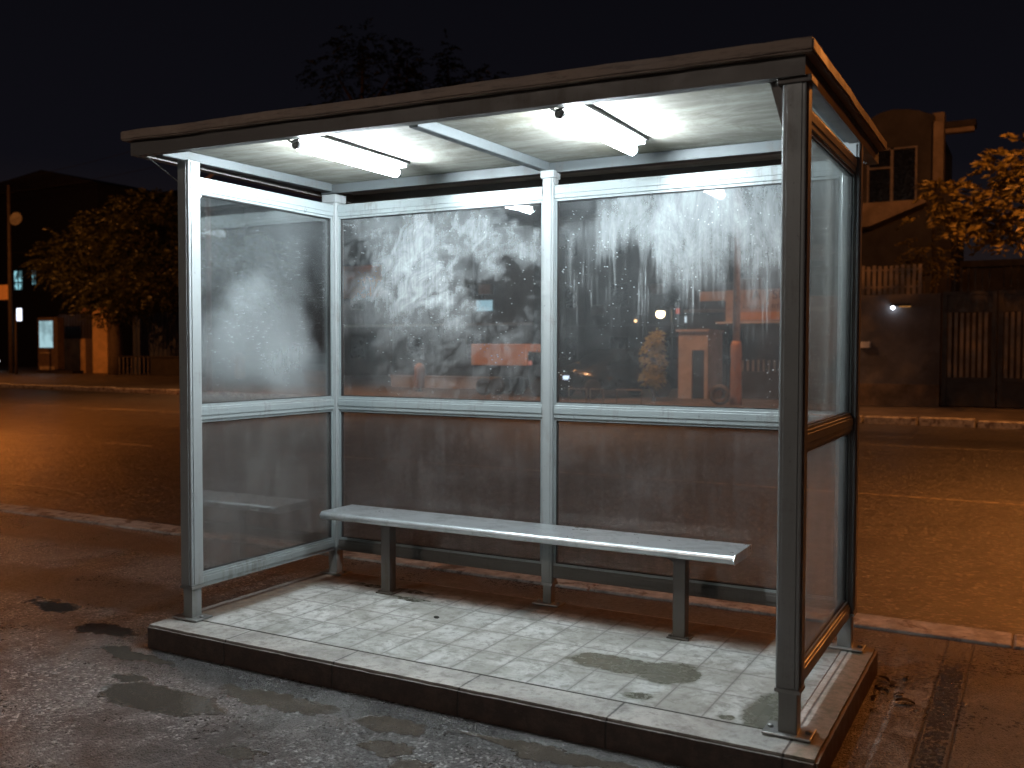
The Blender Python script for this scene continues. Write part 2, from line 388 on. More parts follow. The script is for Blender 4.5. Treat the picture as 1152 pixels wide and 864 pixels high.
def sweep(t,p,q):
    st=t.noise(1,5,.65,vec=t.vec(p*60,q*3.5,2)); return st
def fog_back_a(t,x,y,z):
    u0=(x-.04)/1.41; v0=(z-1.09)/1.11
    wp=(t.noise(3.6,8,.74,vec=t.vec(x,z,0))-.5)*.55; wq=(t.noise(3.6,8,.74,vec=t.vec(x+9,z+3,0))-.5)*.55
    u=u0+wp; v=v0+wq
    f=t.smooth(v0,.12,.62,.17,.26)
    for c in ((.36,.74,.24,.26,.30),(.78,.80,.20,.15,.30),(.50,.62,.20,.16,.18),(.30,.50,.30,.12,.12),(.58,.50,.26,.045,.10),(.50,.22,.30,.2,.08)):
        f=f+t.blob(u,v,*c[:4],.75)*c[4]
    for c in ((.12,.76,.065,.10,.26),(.63,.70,.07,.13,.34),(.86,.58,.10,.13,.34),(.95,.97,.14,.10,.34),(.10,.22,.10,.26,.12),(.72,.57,.045,.06,.25),(.04,.97,.06,.1,.1)):
        f=f-t.blob(u,v,*c[:4],.7)*c[4]
    # arc of an old wipe in the lower half
    a=(u0-.62)/.62; b=(v0+.02)/.52; rr=t.math('SQRT',a*a+b*b)
    st=t.noise(1,5,.7,vec=t.vec(rr*26,(u0-v0)*14,0))
    f=f+t.smooth(t.math('ABSOLUTE',rr-.93),.07,.0)*.07*t.smooth(u0,.5,.2)+t.smooth(rr,1.0,.9)*(st-.45)*.22
    sm=t.noise(6,8,.62,vec=t.vec((x+z)*.8,(z-x)*1.25,0),dist=1.1)*.75+t.noise(1,5,.7,vec=t.vec(x*55,z*6,7))*.25
    f=f.max(.03)*t.lin(sm,.30,.68,.30,1.75)
    f=f*t.lin(sweep(t,x,z),.3,.7,.8,1.2)
    return (f*.64-.05).max(.045)+drops(t,x,z)
def fog_back_b(t,x,y,z):
    u0=(x-1.52)/1.47; v0=(z-1.09)/1.11
    wn=t.noise(1,5,.7,vec=t.vec(x*11,z*.7,0)); wn2=t.noise(1,4,.7,vec=t.vec(x*46,z*1.6,3))
    env=t.smooth(u0+(wn-.5)*.3,-.05,.42,.35,.9)*t.smooth(u0,1.02,.72,.40,1)
    depth=.20+env*.24
    edge=v0-(1-depth)+(wn-.5)*.80+(wn2-.5)*.26+(t.noise(3.5,7,.7,vec=t.vec(x,z,11))-.5)*.35
    f=t.smooth(edge,-.10,.22)*env
    f=f*t.lin(t.noise(5,8,.75,vec=t.vec(x,z*.5,5),dist=.6),.34,.66,.30,1.25)*t.lin(t.noise(1,4,.7,vec=t.vec(x*70,z*5,3)),.3,.7,.88,1.12)
    for c in ((.30,.66,.10,.12,.40),(.06,.97,.14,.10,.4),(.95,.70,.08,.25,.2),(.22,.58,.05,.12,.2)):
        f=f-t.blob(u0+(wn-.5)*.2,v0+(wn2-.5)*.1,*c[:4],.6)*c[4]
    fin=t.smooth(wn2+(wn-.5)*.5,.56,.68)*t.smooth(v0,.28,.55)*t.smooth(v0,.95,.7)*.30
    runs=t.smooth(t.noise(1,3,.6,vec=t.vec(x*62,z*.8,6)),.58,.72)*t.smooth(v0,.05,.35)*t.smooth(v0,.9,.6)*t.smooth(t.noise(6,4,.6,vec=t.vec(x,z,12)),.42,.6)*.16
    base=runs+.09+t.smooth(t.noise(5,7,.7,vec=t.vec(x,z,8)),.4,.7)*.05
    return (f.max(0)*.50).max(fin)+base*.6+drops(t,x,z)*1.1
def fog_left(t,x,y,z):
    u0=(y-.04)/1.06; v0=(z-1.09)/1.11
    n=t.noise(2.6,6,.62,vec=t.vec(y,z,0)); n2=t.noise(2.6,6,.62,vec=t.vec(y+5,z+2,0))
    u=u0+(n-.5)*.35; v=v0+(n2-.5)*.35
    f=t.smooth(v0,1,.2,.02,.07)+t.smooth(v0,.35,.0)*.03
    for c in ((.28,.27,.26,.15,.30),(.64,.27,.13,.19,.34),(.40,.50,.15,.10,.20),(.72,.14,.18,.1,.12),(.85,.75,.3,.2,.06)):
        f=f+t.blob(u,v,*c[:4],.85)*c[4]
    f=f-t.blob(u,v,.88,.5,.1,.3,.6)*.08
    return f*t.lin(t.noise(6,7,.68,vec=t.vec(y,z,3)),.3,.7,.7,1.25)*t.lin(sweep(t,y,z),.3,.7,.9,1.1)*.62+drops(t,y*2.2,z)*.7
def fog_right(t,x,y,z):
    st=t.noise(1,5,.65,vec=t.vec(y*30,z*1.5,2)); n=t.noise(3,6,.65,vec=t.vec(y,z,7))
    return (.035+t.smooth(st,.45,.7)*.025+t.smooth(n,.45,.7)*.02+t.blob(y+(n-.5)*.1,z,.62,1.5,.05,.9,.7)*.10)+drops(t,y,z)*.6
def fog_low(sx):
    def g(t,x,y,z):
        p=x if sx else y
        st=t.noise(1,6,.7,vec=t.vec(p*26,z*1.2,2)); n=t.noise(2.4,7,.68,vec=t.vec(p,z,5)); n3=t.noise(18,6,.7,vec=t.vec(p,z*.6,9))
        return (.095+t.smooth(z,.95,.2)*.05+t.smooth(st,.4,.7)*.07+t.smooth(n,.42,.66)*.11)*t.lin(n3,.3,.7,.85,1.12)+drops(t,p,z)*.25
    return g
G_A=glass('misted_glass_swirled',fog_back_a); G_B=glass('misted_glass_running',fog_back_b)
G_L=glass('misted_glass_cloudy',fog_left); G_R=glass('dusty_glass_side',fog_right,(.62,.64,.60))
G_LB=glass('grimy_lower_glass',fog_low(True),(.37,.36,.355)); G_LS=glass('grimy_lower_side_glass',fog_low(False),(.38,.37,.355))

# ================================================================== SETTING
ZP=-.12   # pavement level
ZR=-.205  # road level
bm=bmesh.new(); box(bm,-400,300,-60,500,-.9,-.34); tag(link('ground',bm,GROUND),'flat bare ground under the whole street',kind='structure')
# near pavement
bm=bmesh.new(); box(bm,-60,40,-25,1.94,-.33,ZP); tag(link('pavement',bm,PAVE),'wet patched asphalt pavement around the bus shelter',kind='structure')
# far kerb line slants a little: y = 19 - .07 x
def ky(x): return 19.0-.07*x
bm=bmesh.new(); prism(bm,[(-200,2.2),(60,2.2),(60,ky(60)),(-200,ky(-200))],'z',-.33,ZR)
tag(link('road',bm,ROAD),'wet asphalt road lit orange behind the shelter',kind='structure')
bm=bmesh.new(); prism(bm,[(-200,ky(-200)+.28),(60,ky(60)+.28),(60,80),(-200,80)],'z',-.33,ZP)
tag(link('far_pavement',bm,FARPAVE),'broad pavement on the far side of the road',kind='structure')
# near kerb
bm=bmesh.new()
x=-60.0
rk=random.Random(3)
while x<40:
    L=1.18; e=.004
    box(bm,x+e,x+L-e,1.945,2.2,-.33,ZP+.012+rk.uniform(-.003,.003),bev=.012,seg=2); x+=L
tag(link('kerb',bm,KERB),'pale concrete kerb between shelter pavement and road',kind='structure')
bm=bmesh.new(); x=-110.0
while x<40:
    L=1.15; e=.03
    y0=ky(x+L/2)
    box(bm,x+e,x+L-e,y0,y0+.27,-.33,ZP+.075+rk.uniform(-.02,.02),bev=.02,seg=1); x+=L
tag(link('far_kerb',bm,KERB),'broken pale kerb stones along the far pavement',kind='structure')
# painted lines
bm=bmesh.new()
for (x0,x1,y,w) in [(-40,-14,7.3,.08),(-11.2,-9.0,7.35,.08),(-6,30,7.68,.085),(-60,30,13.7,.05)]:
    v=[bm.verts.new(c) for c in ((x0,y,ZR+.004),(x1,y,ZR+.004),(x1,y+w,ZR+.004),(x0,y+w,ZR+.004))]; bm.faces.new(v)
tag(link('road_markings',bm,PAINT),'worn white lane lines painted along the road',kind='structure')

# ================================================================== PLATFORM
PX0,PX1,PY0,PY1=-.12,3.175,-.195,1.225
plat=root('shelter_platform','low raised concrete platform with white tiled top under the bus shelter','platform',(0,0,ZP))
def ly(o): # keep world coordinates under a root that has a location
    o.location=Vector((0,0,0))-o.parent.location if o.parent else o.location; return o
bm=bmesh.new(); box(bm,PX0,PX1,PY0,PY1,ZP-.05,-.004)
# rough, chipped arris
bmesh.ops.bevel(bm,geom=[e for e in bm.edges if all(v.co.z>-.01 for v in e.verts)]+[e for e in bm.edges if abs(e.verts[0].co.z-e.verts[1].co.z)>.05],offset=.012,segments=2,affect='EDGES')
bmesh.ops.subdivide_edges(bm,edges=[e for e in bm.edges if e.calc_length()>.5],cuts=70,use_grid_fill=True)
for v in bm.verts:
    if v.co.z>ZP:
        nn=noise.noise_vector(v.co*9)*.0022+noise.noise_vector(v.co*37)*.0016
        out=abs(v.co.x-PX0)<.05 or abs(v.co.x-PX1)<.05 or abs(v.co.y-PY0)<.05 or abs(v.co.y-PY1)<.05
        if out: v.co+=Vector((nn.x,nn.y,min(nn.z,.0)))
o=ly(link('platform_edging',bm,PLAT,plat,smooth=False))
bm=bmesh.new(); box(bm,-.06,3.03,-.01,1.19,-.03,.0); ly(link('tiled_floor',bm,TILES,plat))

# ================================================================== SHELTER
L_,D_,XM=3.0385,1.1493,1.4845
sh=root('bus_shelter','glass and aluminium bus shelter with flat roof, misted panes and open front','bus shelter')
def post(x,y,top,w=.08,foot=.17,label=None,mat=FRAME):
    bm=bmesh.new(); h=w/2
    box(bm,x-h,x+h,y-h,y+h,foot,top,bev=.006)
    # raised extrusion ribs on the faces
    g=h+.0015
    for s in(-1,1):
        box(bm,x-h*.62,x+h*.62,y+s*g-.0025,y+s*g+.0025,foot+.01,top-.01,bev=.001)
        box(bm,x+s*g-.0025,x+s*g+.0025,y-h*.62,y+h*.62,foot+.012,top-.012,bev=.001)
    f=h-.008
    box(bm,x-f,x+f,y-f,y+f,.004,foot+.02,bev=.003)
    p=link('post',bm,mat,sh)
    if label: p['label']=label
    bm=bmesh.new()
    box(bm,x-h-.045,x+h+.045,y-h-.018,y+h+.018,.0005,.010,bev=.003)
    for s in(-1,1):
        lathe(bm,[(.011,.010),(.011,.018),(.006,.021)],x+s*(h+.026),y,8)
    link('base_plate',bm,STEEL,p); bm=bmesh.new()
    box(bm,x-h-.003,x+h+.003,y-h-.003,y+h+.003,foot-.012,foot+.002)
    link('collar',bm,STEEL,p)
    return p
post(0,0,2.345); post(0,D_,2.33); post(XM,D_,2.345,.066,.12); post(L_,0,2.345,.084); post(L_,D_,2.345,.08)
# bracket heads
B('post_bracket',FRAME,sh,(-.055,.05,D_-.055,D_+.05,2.285,2.335),bev=.004)
B('post_bracket',FRAME,sh,(XM-.04,XM+.04,D_-.045,D_+.04,2.31,2.352),bev=.004)
# rails
w=.024
def rail_x(x0,x1,y,z0,z1,mt=RAILM,nm='rail'):
    bm=bmesh.new(); box(bm,x0,x1,y-w,y+w,z0,z1,bev=.003)
    zc=(z0+z1)/2; box(bm,x0+.002,x1-.002,y-w-.004,y-w+.004,zc-.012,z1-.012,bev=.002)
    box(bm,x0+.002,x1-.002,y+w-.004,y+w+.004,zc-.012,z1-.012,bev=.002)
    return link(nm,bm,mt,sh)
def rail_y(x,y0,y1,z0,z1,nm='rail'):
    bm=bmesh.new(); box(bm,x-w,x+w,y0,y1,z0,z1,bev=.003)
    zc=(z0+z1)/2; box(bm,x-w-.004,x-w+.004,y0+.002,y1-.002,zc-.012,z1-.012,bev=.002)
    box(bm,x+w-.004,x+w+.004,y0+.002,y1-.002,zc-.012,z1-.012,bev=.002)
    return link(nm,bm,RAILM,sh)
RZ=[(2.200,2.272),(1.022,1.092),(.152,.218)]
H=.041
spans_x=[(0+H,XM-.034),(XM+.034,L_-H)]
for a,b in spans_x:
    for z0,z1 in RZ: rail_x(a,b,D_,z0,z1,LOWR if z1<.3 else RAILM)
for x in(0,L_):
    for z0,z1 in RZ: rail_y(x,H+.001,D_-H,z0,z1)
# panes with their glazing bead and gasket
def pane(kind,a,b,z0,z1,mat,fixed,label):
    g=.012; t2=.004
    bm=bmesh.new()
    if kind=='x': box(bm,a+g,b-g,fixed-t2,fixed+t2,z0+g,z1-g)
    else: box(bm,fixed-t2,fixed+t2,a+g,b-g,z0+g,z1-g)
    p=link('glass_pane',bm,mat,sh); p['label']=label
    def ring(name,w0,w1,dp,mt):
        bm=bmesh.new()
        for (c0,c1,e0,e1) in ((a+w0,a+w1,z0+w0,z1-w0),(b-w1,b-w0,z0+w0,z1-w0),(a+w1,b-w1,z0+w0,z0+w1),(a+w1,b-w1,z1-w1,z1-w0)):
            if kind=='x': box(bm,c0,c1,fixed-dp,fixed+dp,e0,e1)
            else: box(bm,fixed-dp,fixed+dp,c0,c1,e0,e1)
        link(name,bm,mt,p)
    ring('glazing_bead',.0005,.0125,.017,RAILM); ring('gasket',.0125,.0175,.009,RUBBER)
UZ=(1.092,2.200); LZ=(.218,1.022)
pane('x',*spans_x[0],*UZ,G_A,D_,'upper back pane left of the middle post with swirled mist')
pane('x',*spans_x[1],*UZ,G_B,D_,'upper back pane right of the middle post with mist running down')
pane('x',*spans_x[0],*LZ,G_LB,D_,'dull grimy lower back pane left of the middle post')
pane('x',*spans_x[1],*LZ,G_LB,D_,'dull grimy lower back pane right of the middle post')
pane('y',H,D_-H,*UZ,G_L,0,'upper left end pane with a low cloud of mist')
pane('y',H,D_-H,*LZ,G_LS,0,'lower left end pane, grey and hazy')
pane('y',H,D_-H,*UZ,G_R,L_,'upper right end pane with faint streaks')
pane('y',H,D_-H,*LZ,G_LS,L_,'lower right end pane, grey and dusty')

# roof: slab with a wide overhanging lip; plan corners measured from the photograph
C_=[(-.235,-.225,2.475),(3.115,-.105,2.462),(3.115,1.70,2.450),(-.235,1.62,2.463)]
def inset(d,dz):
    cx=sum(c[0] for c in C_)/4; cy=sum(c[1] for c in C_)/4
    out=[]
    for (x,y,z) in C_:
        out.append((x+(d if x<cx else -d),y+(d if y<cy else -d),z+dz))
    return out
def slab(bm,top,bot):
    a=[bm.verts.new(c) for c in top]; b=[bm.verts.new(c) for c in bot]
    bm.faces.new(a); bm.faces.new(b[::-1])
    for i in range(4): bm.faces.new((a[i],b[i],b[(i+1)%4],a[(i+1)%4]))
bm=bmesh.new(); slab(bm,C_,inset(0,-.047))
bmesh.ops.bevel(bm,geom=list(bm.edges),offset=.006,segments=2,affect='EDGES')
bmesh.ops.subdivide_edges(bm,edges=[e for e in bm.edges if e.calc_length()>.8],cuts=60,use_grid_fill=True)
for v in bm.verts:
    n_=noise.noise_vector(v.co*3.3)*.004+noise.noise_vector(v.co*17)*.0018
    v.co+=Vector((n_.x,n_.y,n_.z))
roof=link('roof',bm,LIP,sh)
# ring channel under the lip
def ringslab(bm,d0,d1,z0,z1):
    o0=inset(d0,z1); o1=inset(d0,z0); i0=inset(d1,z1); i1=inset(d1,z0)
    O=[bm.verts.new(c) for c in o0]; P_=[bm.verts.new(c) for c in o1]; I=[bm.verts.new(c) for c in i0]; J=[bm.verts.new(c) for c in i1]
    for k in range(4):
        q=(k+1)%4
        bm.faces.new((O[k],O[q],P_[q],P_[k])); bm.faces.new((I[k],J[k],J[q],I[q]))
        bm.faces.new((P_[k],P_[q],J[q],J[k])); bm.faces.new((O[k],I[k],I[q],O[q]))
bm=bmesh.new(); ringslab(bm,.035,.085,-.118,-.049); link('fascia_channel',bm,DARKBOX,roof)
bm=bmesh.new(); slab(bm,inset(.087,-.052),inset(.087,-.060)); link('ceiling_panel',bm,SOFF,roof)
# ceiling beams (each a part)
def zc(x,y): # ceiling underside
    return 2.475-.060-.013*(x+.235)/3.35-.012*(y+.2)/1.9
def beam(a,b,wd,dp,nm='ceiling_beam'):
    a=Vector((*a,zc(*a)-.001)); b=Vector((*b,zc(*b)-.001)); d=(b-a).normalized(); n=Vector((-d.y,d.x,0))
    bm=bmesh.new(); vs=[]
    for p in(a,b):
        for s,t in((-1,0),(1,0),(1,-1),(-1,-1)): vs.append(bm.verts.new(p+n*s*wd/2+Vector((0,0,t*dp))))
    for f in((0,1,2,3),(7,6,5,4),(0,4,5,1),(1,5,6,2),(2,6,7,3),(3,7,4,0)): bm.faces.new([vs[i] for i in f])
    bmesh.ops.bevel(bm,geom=list(bm.edges),offset=.003,segments=1,affect='EDGES')
    return link(nm,bm,BEAMM,sh)
beam((-.10,-.10),(-.02,D_-.03),.055,.05)
beam((-.10,D_+.02),(L_+.02,D_+.02),.06,.056)
beam((1.40,-.02),(1.46,D_-.012),.05,.048)
beam((L_-.01,.03),(L_-.01,D_-.012),.05,.05)
# gusset at the head of the front right post
bm=bmesh.new(); prism(bm,[(L_-.043,2.39),(L_-.20,2.39),(L_-.09,2.34),(L_-.043,2.17)],'y',-.028,-.022); link('gusset',bm,DARKBOX,sh)
bm=bmesh.new(); prism(bm,[(.035,2.36),(.16,2.36),(.04,2.22)],'y',.030,.036); 
bm.free()
B('post_head',DARKBOX,sh,(L_-.06,L_+.06,-.055,.055,2.325,2.349),bev=.003)
# thin stay wire from roof corner to front left post
bm=bmesh.new(); tube(bm,[(-.16,-.12,2.36),(-.043,-.02,2.235)],.003,6); tube(bm,[(-.043,-.02,2.235),(-.036,-.012,2.235)],.008,6); link('stay_rod',bm,STEEL,sh)

# ================================================================== FLUORESCENT LIGHTS
TUBE=glow('fluorescent_tube_glow',(.84,.94,1.0),250)
FITT=plain('light_fitting_grey',(.12,.12,.12),.5,.2)
def striplight(x,y0,y1,label):
    zt=zc(x,(y0+y1)/2)-.060
    r=root('strip_light',label,'strip light',(x,(y0+y1)/2,zc(x,.4)),0,'strip lights under the shelter roof')
    def L(o): o.location=-Vector(r.location); return o
    bm=bmesh.new(); tube(bm,[(x,y0+.02,zt),(x,y1-.02,zt)],.026,16); L(link('tube',bm,TUBE,r,smooth=False))
    bm=bmesh.new(); box(bm,x+.052,x+.070,y0+.0,y1+.02,zt+.044,zc(x,y0)-.002,bev=.003); L(link('batten',bm,FITT,r))
    for yy,s in((y0,-1),(y1,1)):
        bm=bmesh.new()
        tube(bm,[(x,yy+s*.010,zt),(x,yy-s*.010,zt)],.022,12)
        box(bm,x-.008,x+.060,yy+s*.002-.004,yy+s*.002+.004,zt+.024,zt+.052,bev=.002)
        if s<0:
            tube(bm,[(x-.03,yy-.02,zt+.02),(x-.005,yy-.03,zt+.006),(x+.03,yy-.012,zt+.024),(x+.05,yy-.03,zt+.04)],.007,6)
        L(link('lamp_holder',bm,FITT,r))
    return r
striplight(.745,-.03,.775,'glowing fluorescent strip light in the left half of the shelter ceiling')
striplight(2.095,.015,.815,'glowing fluorescent strip light in the right half of the shelter ceiling')

# ================================================================== BENCH
bench=root('bench','long flat brushed steel bench on two legs inside the shelter','bench',(1.39,.95,0))
def LB(o): o.location=-Vector(bench.location); return o
bx0,bx1,by0,by1,bt=.17,2.60,.80,1.105,.447
bm=bmesh.new()
prof=[(by1,bt),(by0+.022,bt)]+[(by0+.022-.022*math.sin(a),bt-.022+.022*math.cos(a)) for a in [R(k) for k in range(15,180,15)]]+[(by0+.022,bt-.044),(by0+.03,bt-.040),(by0+.032,bt-.030),(by1-.01,bt-.030),(by1-.01,bt-.044),(by1,bt-.044)]
prism(bm,prof,'x',bx0,bx1)
seat=LB(link('seat',bm,SEAT,bench,smooth=True))
seat.modifiers.new('edges','EDGE_SPLIT').split_angle=R(35)
for x0,x1 in((bx0-.004,bx0),(bx1,bx1+.004)):
    bm=bmesh.new(); prism(bm,[(by1+.001,bt+.001),(by0+.02,bt+.001),(by0-.001,bt-.02),(by0+.02,bt-.046),(by1+.001,bt-.046)],'x',x0,x1)
    link('end_cap',bm,SEAT,seat)
for lx in(.575,2.315):
    bm=bmesh.new(); ly_=.915; h=.031
    box(bm,lx-h,lx+h,ly_-h,ly_+h,.006,bt-.031,bev=.004)
    leg=LB(link('leg',bm,LEGM,bench))
    bm=bmesh.new(); box(bm,lx-.055,lx+.055,ly_-.05,ly_+.05,.0005,.008,bev=.002)
    for s in(-1,1): lathe(bm,[(.009,.008),(.009,.015),(.004,.017)],lx+s*.043,ly_-.03,8)
    link('base_plate',bm,LEGM,leg)
    bm=bmesh.new()
    box(bm,lx-.025,lx+.025,by0+.05,by1-.02,bt-.036,bt-.0305)
    prism(bm,[(lx-h-.075,bt-.036),(lx-h,bt-.036),(lx-h,bt-.085),(lx-h-.03,bt-.07)],'y',ly_-.012,ly_+.012)
    tube(bm,[(lx-h-.066,ly_-.02,bt-.05),(lx-h-.066,ly_+.02,bt-.05)],.015,12)
    link('bracket',bm,LEGM,leg)

# ================================================================== debris
PEB=plain('dark_pebble',(.05,.045,.04),.6)
bm=bmesh.new(); bmesh.ops.create_icosphere(bm,subdivisions=2,radius=.013,matrix=Matrix.Translation((1.105,.61,.006))@Matrix.Diagonal((1.3,.8,.55,1)))
tag(link('pebble',bm,PEB),'small dark pebble lying on the white tiles in front of the bench','pebble')
LEAFD=plain('dead_leaf',(.07,.035,.018),.6,var=.4,scale=30,bump=0)
def leafmesh(l,wd,curl):
    bm=bmesh.new(); n=6; rows=[]
    for i in range(n+1):
        t=i/n; ww=wd*math.sin(math.pi*min(1,t*.93+.04))**.8
        z=curl*math.sin(t*3.0)+.003
        rows.append([bm.verts.new(((t-.5)*l,s*ww,z+abs(s)*curl*.7)) for s in(-1,0,1)])
    for i in range(n):
        for k in range(2): bm.faces.new((rows[i][k],rows[i][k+1],rows[i+1][k+1],rows[i+1][k]))
    bmesh.ops.solidify(bm,geom=bm.faces[:],thickness=.0008)
    return bm
leaf0=None
spots=[(3.225,1.02,.07,10),(3.26,1.08,.05,80),(3.215,1.12,.06,150),(3.30,.95,.045,40),(3.245,.95,.05,120),(3.21,.86,.045,75),(3.335,.86,.08,15),(3.23,.70,.04,60),(3.30,1.20,.05,100)]
for i,(x,y,s,a) in enumerate(spots):
    if leaf0 is None: o=leaf0=link('fallen_leaf',leafmesh(1,.28,.12),LEAFD)
    else: o=leaf0.copy(); col.objects.link(o)
    o.location=(x,y,ZP+.003); o.scale=(s,s,s); o.rotation_euler=(R(random.uniform(-15,15)),R(random.uniform(-10,10)),R(a))
    tag(o,'dead brown leaf on the paving beside the right edge of the platform','leaf','dead leaves beside the platform')

# ================================================================== trees
BARK=plain('tree_bark',(.09,.065,.045),.85,var=.4,scale=12,bump=.8,bscale=25,bd=.02)
def leafmat(name,a,b):
    t=NT(name)
    wn=t.n('ObjectInfo'); g=t.n('NewGeometry'); rnd=V(t,g.outputs['Random Per Island'])
    c=t.mix(rnd,a,b)
    p=t.n('BsdfPrincipled'); t.put(p.inputs['Base Color'],c); p.inputs['Roughness'].default_value=.42
    tl=t.n('BsdfTranslucent'); t.put(tl.inputs[0],c)
    mx=t.n('MixShader'); mx.inputs[0].default_value=.3; t.t.links.new(p.outputs[0],mx.inputs[1]); t.t.links.new(tl.outputs[0],mx.inputs[2])
    t.t.links.new(mx.outputs[0],t.out.inputs[0]); return t.m
LEAF=leafmat('green_leaf',(.055,.062,.02),(.12,.115,.04)); LEAFY=leafmat('yellow_green_leaf',(.10,.085,.025),(.26,.20,.06)); LEAFK=leafmat('dark_leaf',(.012,.018,.008),(.03,.036,.016))
def leaf_quad(bm,p,size,d,rg):
    """a folded pointed leaf of real size"""
    d=d.normalized(); s=d.orthogonal().normalized(); s.rotate(Matrix.Rotation(rg.uniform(0,6.28),3,d)); n=d.cross(s)
    a=bm.verts.new(p); m1=bm.verts.new(p+d*size*.5+s*size*.2+n*size*.06); m2=bm.verts.new(p+d*size*.5-s*size*.2+n*size*.06); mid=bm.verts.new(p+d*size*.5-n*size*.02); e=bm.verts.new(p+d*size-n*size*.1)
    bm.faces.new((a,m1,mid)); bm.faces.new((a,mid,m2)); bm.faces.new((m1,e,mid)); bm.faces.new((mid,e,m2))
def sprig(bm,p,d,rg,n=14,ls=.22,L=.5,droop=.5):
    d=d.normalized(); side=d.cross(Vector((0,0,1)));
    if side.length<.1: side=Vector((1,0,0))
    side.normalize()
    for i in range(n):
        t=i/n; q=p+d*L*t+Vector((0,0,-droop*L*t*t))
        s=1 if i%2 else -1
        leaf_quad(bm,q,ls*rg.uniform(.7,1.15)*(1.1-.5*t),d*.7+side*s*rg.uniform(.5,1)+Vector((0,0,rg.uniform(-.5,.15))),rg)
def tree(base,h_trunk,clumps,label,group,mat,seed,trunk_r=.2,ls=.2,nspr=60,name='tree',per=12,spr=.5,parent_limbs=True):
    rg=random.Random(seed)
    r=root(name,label,'tree',base,0,group); b=Vector(base)
    bm=bmesh.new()
    top=Vector((rg.uniform(-.2,.2),rg.uniform(-.2,.2),h_trunk))
    tube(bm,[(0,0,-.05),(.04,0,h_trunk*.3),(-.05,.03,h_trunk*.7),top],[trunk_r*1.25,trunk_r,trunk_r*.85,trunk_r*.7],10)
    for c in clumps:
        c0=Vector(c[:3])-b; md=(top+c0)/2+Vector((rg.uniform(-.2,.2),rg.uniform(-.2,.2),rg.uniform(-.1,.3)))
        tube(bm,[top-Vector((0,0,.1)),md,c0],[trunk_r*.5,trunk_r*.3,trunk_r*.1],6)
    link('trunk',bm,BARK,r,smooth=True)
    bm=bmesh.new()
    for c in clumps:
        c0=Vector(c[:3])-b; rad=Vector(c[3:6]); n=int(nspr*(c[6] if len(c)>6 else 1))
        for k in range(n):
            v=Vector((rg.gauss(0,1),rg.gauss(0,1),rg.gauss(0,1))).normalized()*(rg.random()**.4)
            q=c0+Vector((v.x*rad.x,v.y*rad.y,v.z*rad.z))
            sprig(bm,q,Vector((v.x,v.y,v.z*.4+rg.uniform(-.3,.3))),rg,per,ls,spr)
    link('crown',bm,mat,r,recalc=False)
    return r
def cl(px,py,Y,rpx,rpy,ry=None,w=1):
    p=at(px,py,Y); s=(p-CAM).dot(fw)/F
    return (p.x,p.y,p.z,rpx*s,ry or rpx*s*.7,rpy*s,w)
# right-hand tree, hanging in front of the grey wall; its trunk stands just outside the picture
Yt=21.5
tree((5.9,21.2,ZP),3.4,[cl(1150,175,Yt,30,22),cl(1120,205,Yt,30,18),cl(1110,240,Yt,38,16),cl(1062,215,Yt,20,12,w=.7),cl(1075,245,Yt,22,14,w=.8),cl(1135,262,Yt,26,20),cl(1165,220,Yt-.5,35,40,w=1.2),cl(1040,235,Yt+1,12,14,w=.3),cl(1200,190,Yt,60,50,w=1.6),cl(1230,250,Yt,60,50,w=1.5)],
 'big leafed tree lit orange, its branches hanging over the slatted gate',None,LEAFY,11,.17,.30,21,per=11,spr=.55)
tree((X(1038,28),28,ZP),1.6,[cl(1038,285,28,20,20),cl(1025,300,28,12,12,w=.6),cl(1058,295,28,16,18,w=.8)],'small leafy tree behind the plain grey wall',None,LEAFY,12,.08,.2,26,name='small_tree',per=9,spr=.4)
# big dark tree by the left pillar
Yl=34
tree((X(131,36,410),36,ZP),4.2,[cl(150,265,Yl,55,35,3,1.6),cl(90,285,Yl,34,26,2.5),cl(68,300,Yl,20,14,2,.6),cl(110,320,Yl,40,22,2.5,1),cl(200,290,Yl+1,60,50,3.5,1.8),cl(180,240,Yl,45,26,3,1.1),cl(260,300,Yl+2,50,50,3.5,1.4),cl(160,325,Yl,60,18,3,1.2),cl(130,345,Yl,30,10,2,.5)],
 'broad bushy tree with orange tinted leaves standing on the far left pavement',None,LEAF,13,.42,.36,190,per=9,spr=.8)
# dark trees against the sky
def far_tree(px,top,w_,Y,label,seed,conifer=False):
    g='dark trees against the night sky'
    b=(X(px,Y),Y,ZP)
    if conifer: cls=[cl(px,top+8+k*28,Y,w_*(.18+.17*k),18,None,.35+.12*k) for k in range(6)]
    else:
        cls=[cl(px,top+25,Y,w_*.6,22),cl(px-w_*.4,top+55,Y,w_*.55,28),cl(px+w_*.4,top+60,Y,w_*.6,28),cl(px,top+95,Y,w_*.9,30,None,1.3)]
    tree(b,at(px,top+110,Y).z,cls,label,g,LEAFK,seed,.45,.55,60,name='pine_tree' if conifer else 'tree',per=8,spr=1.3)
far_tree(408,28,75,62,'tallest dark tree rising above the roof against the night sky',21)
far_tree(458,55,26,64,'narrow dark pointed tree right of the tallest tree above the roof',22,True)
far_tree(503,52,20,66,'second narrow dark tree, farther right above the roof edge',23,True)
far_tree(535,72,50,66,'low round dark tree just clearing the roof line',24)

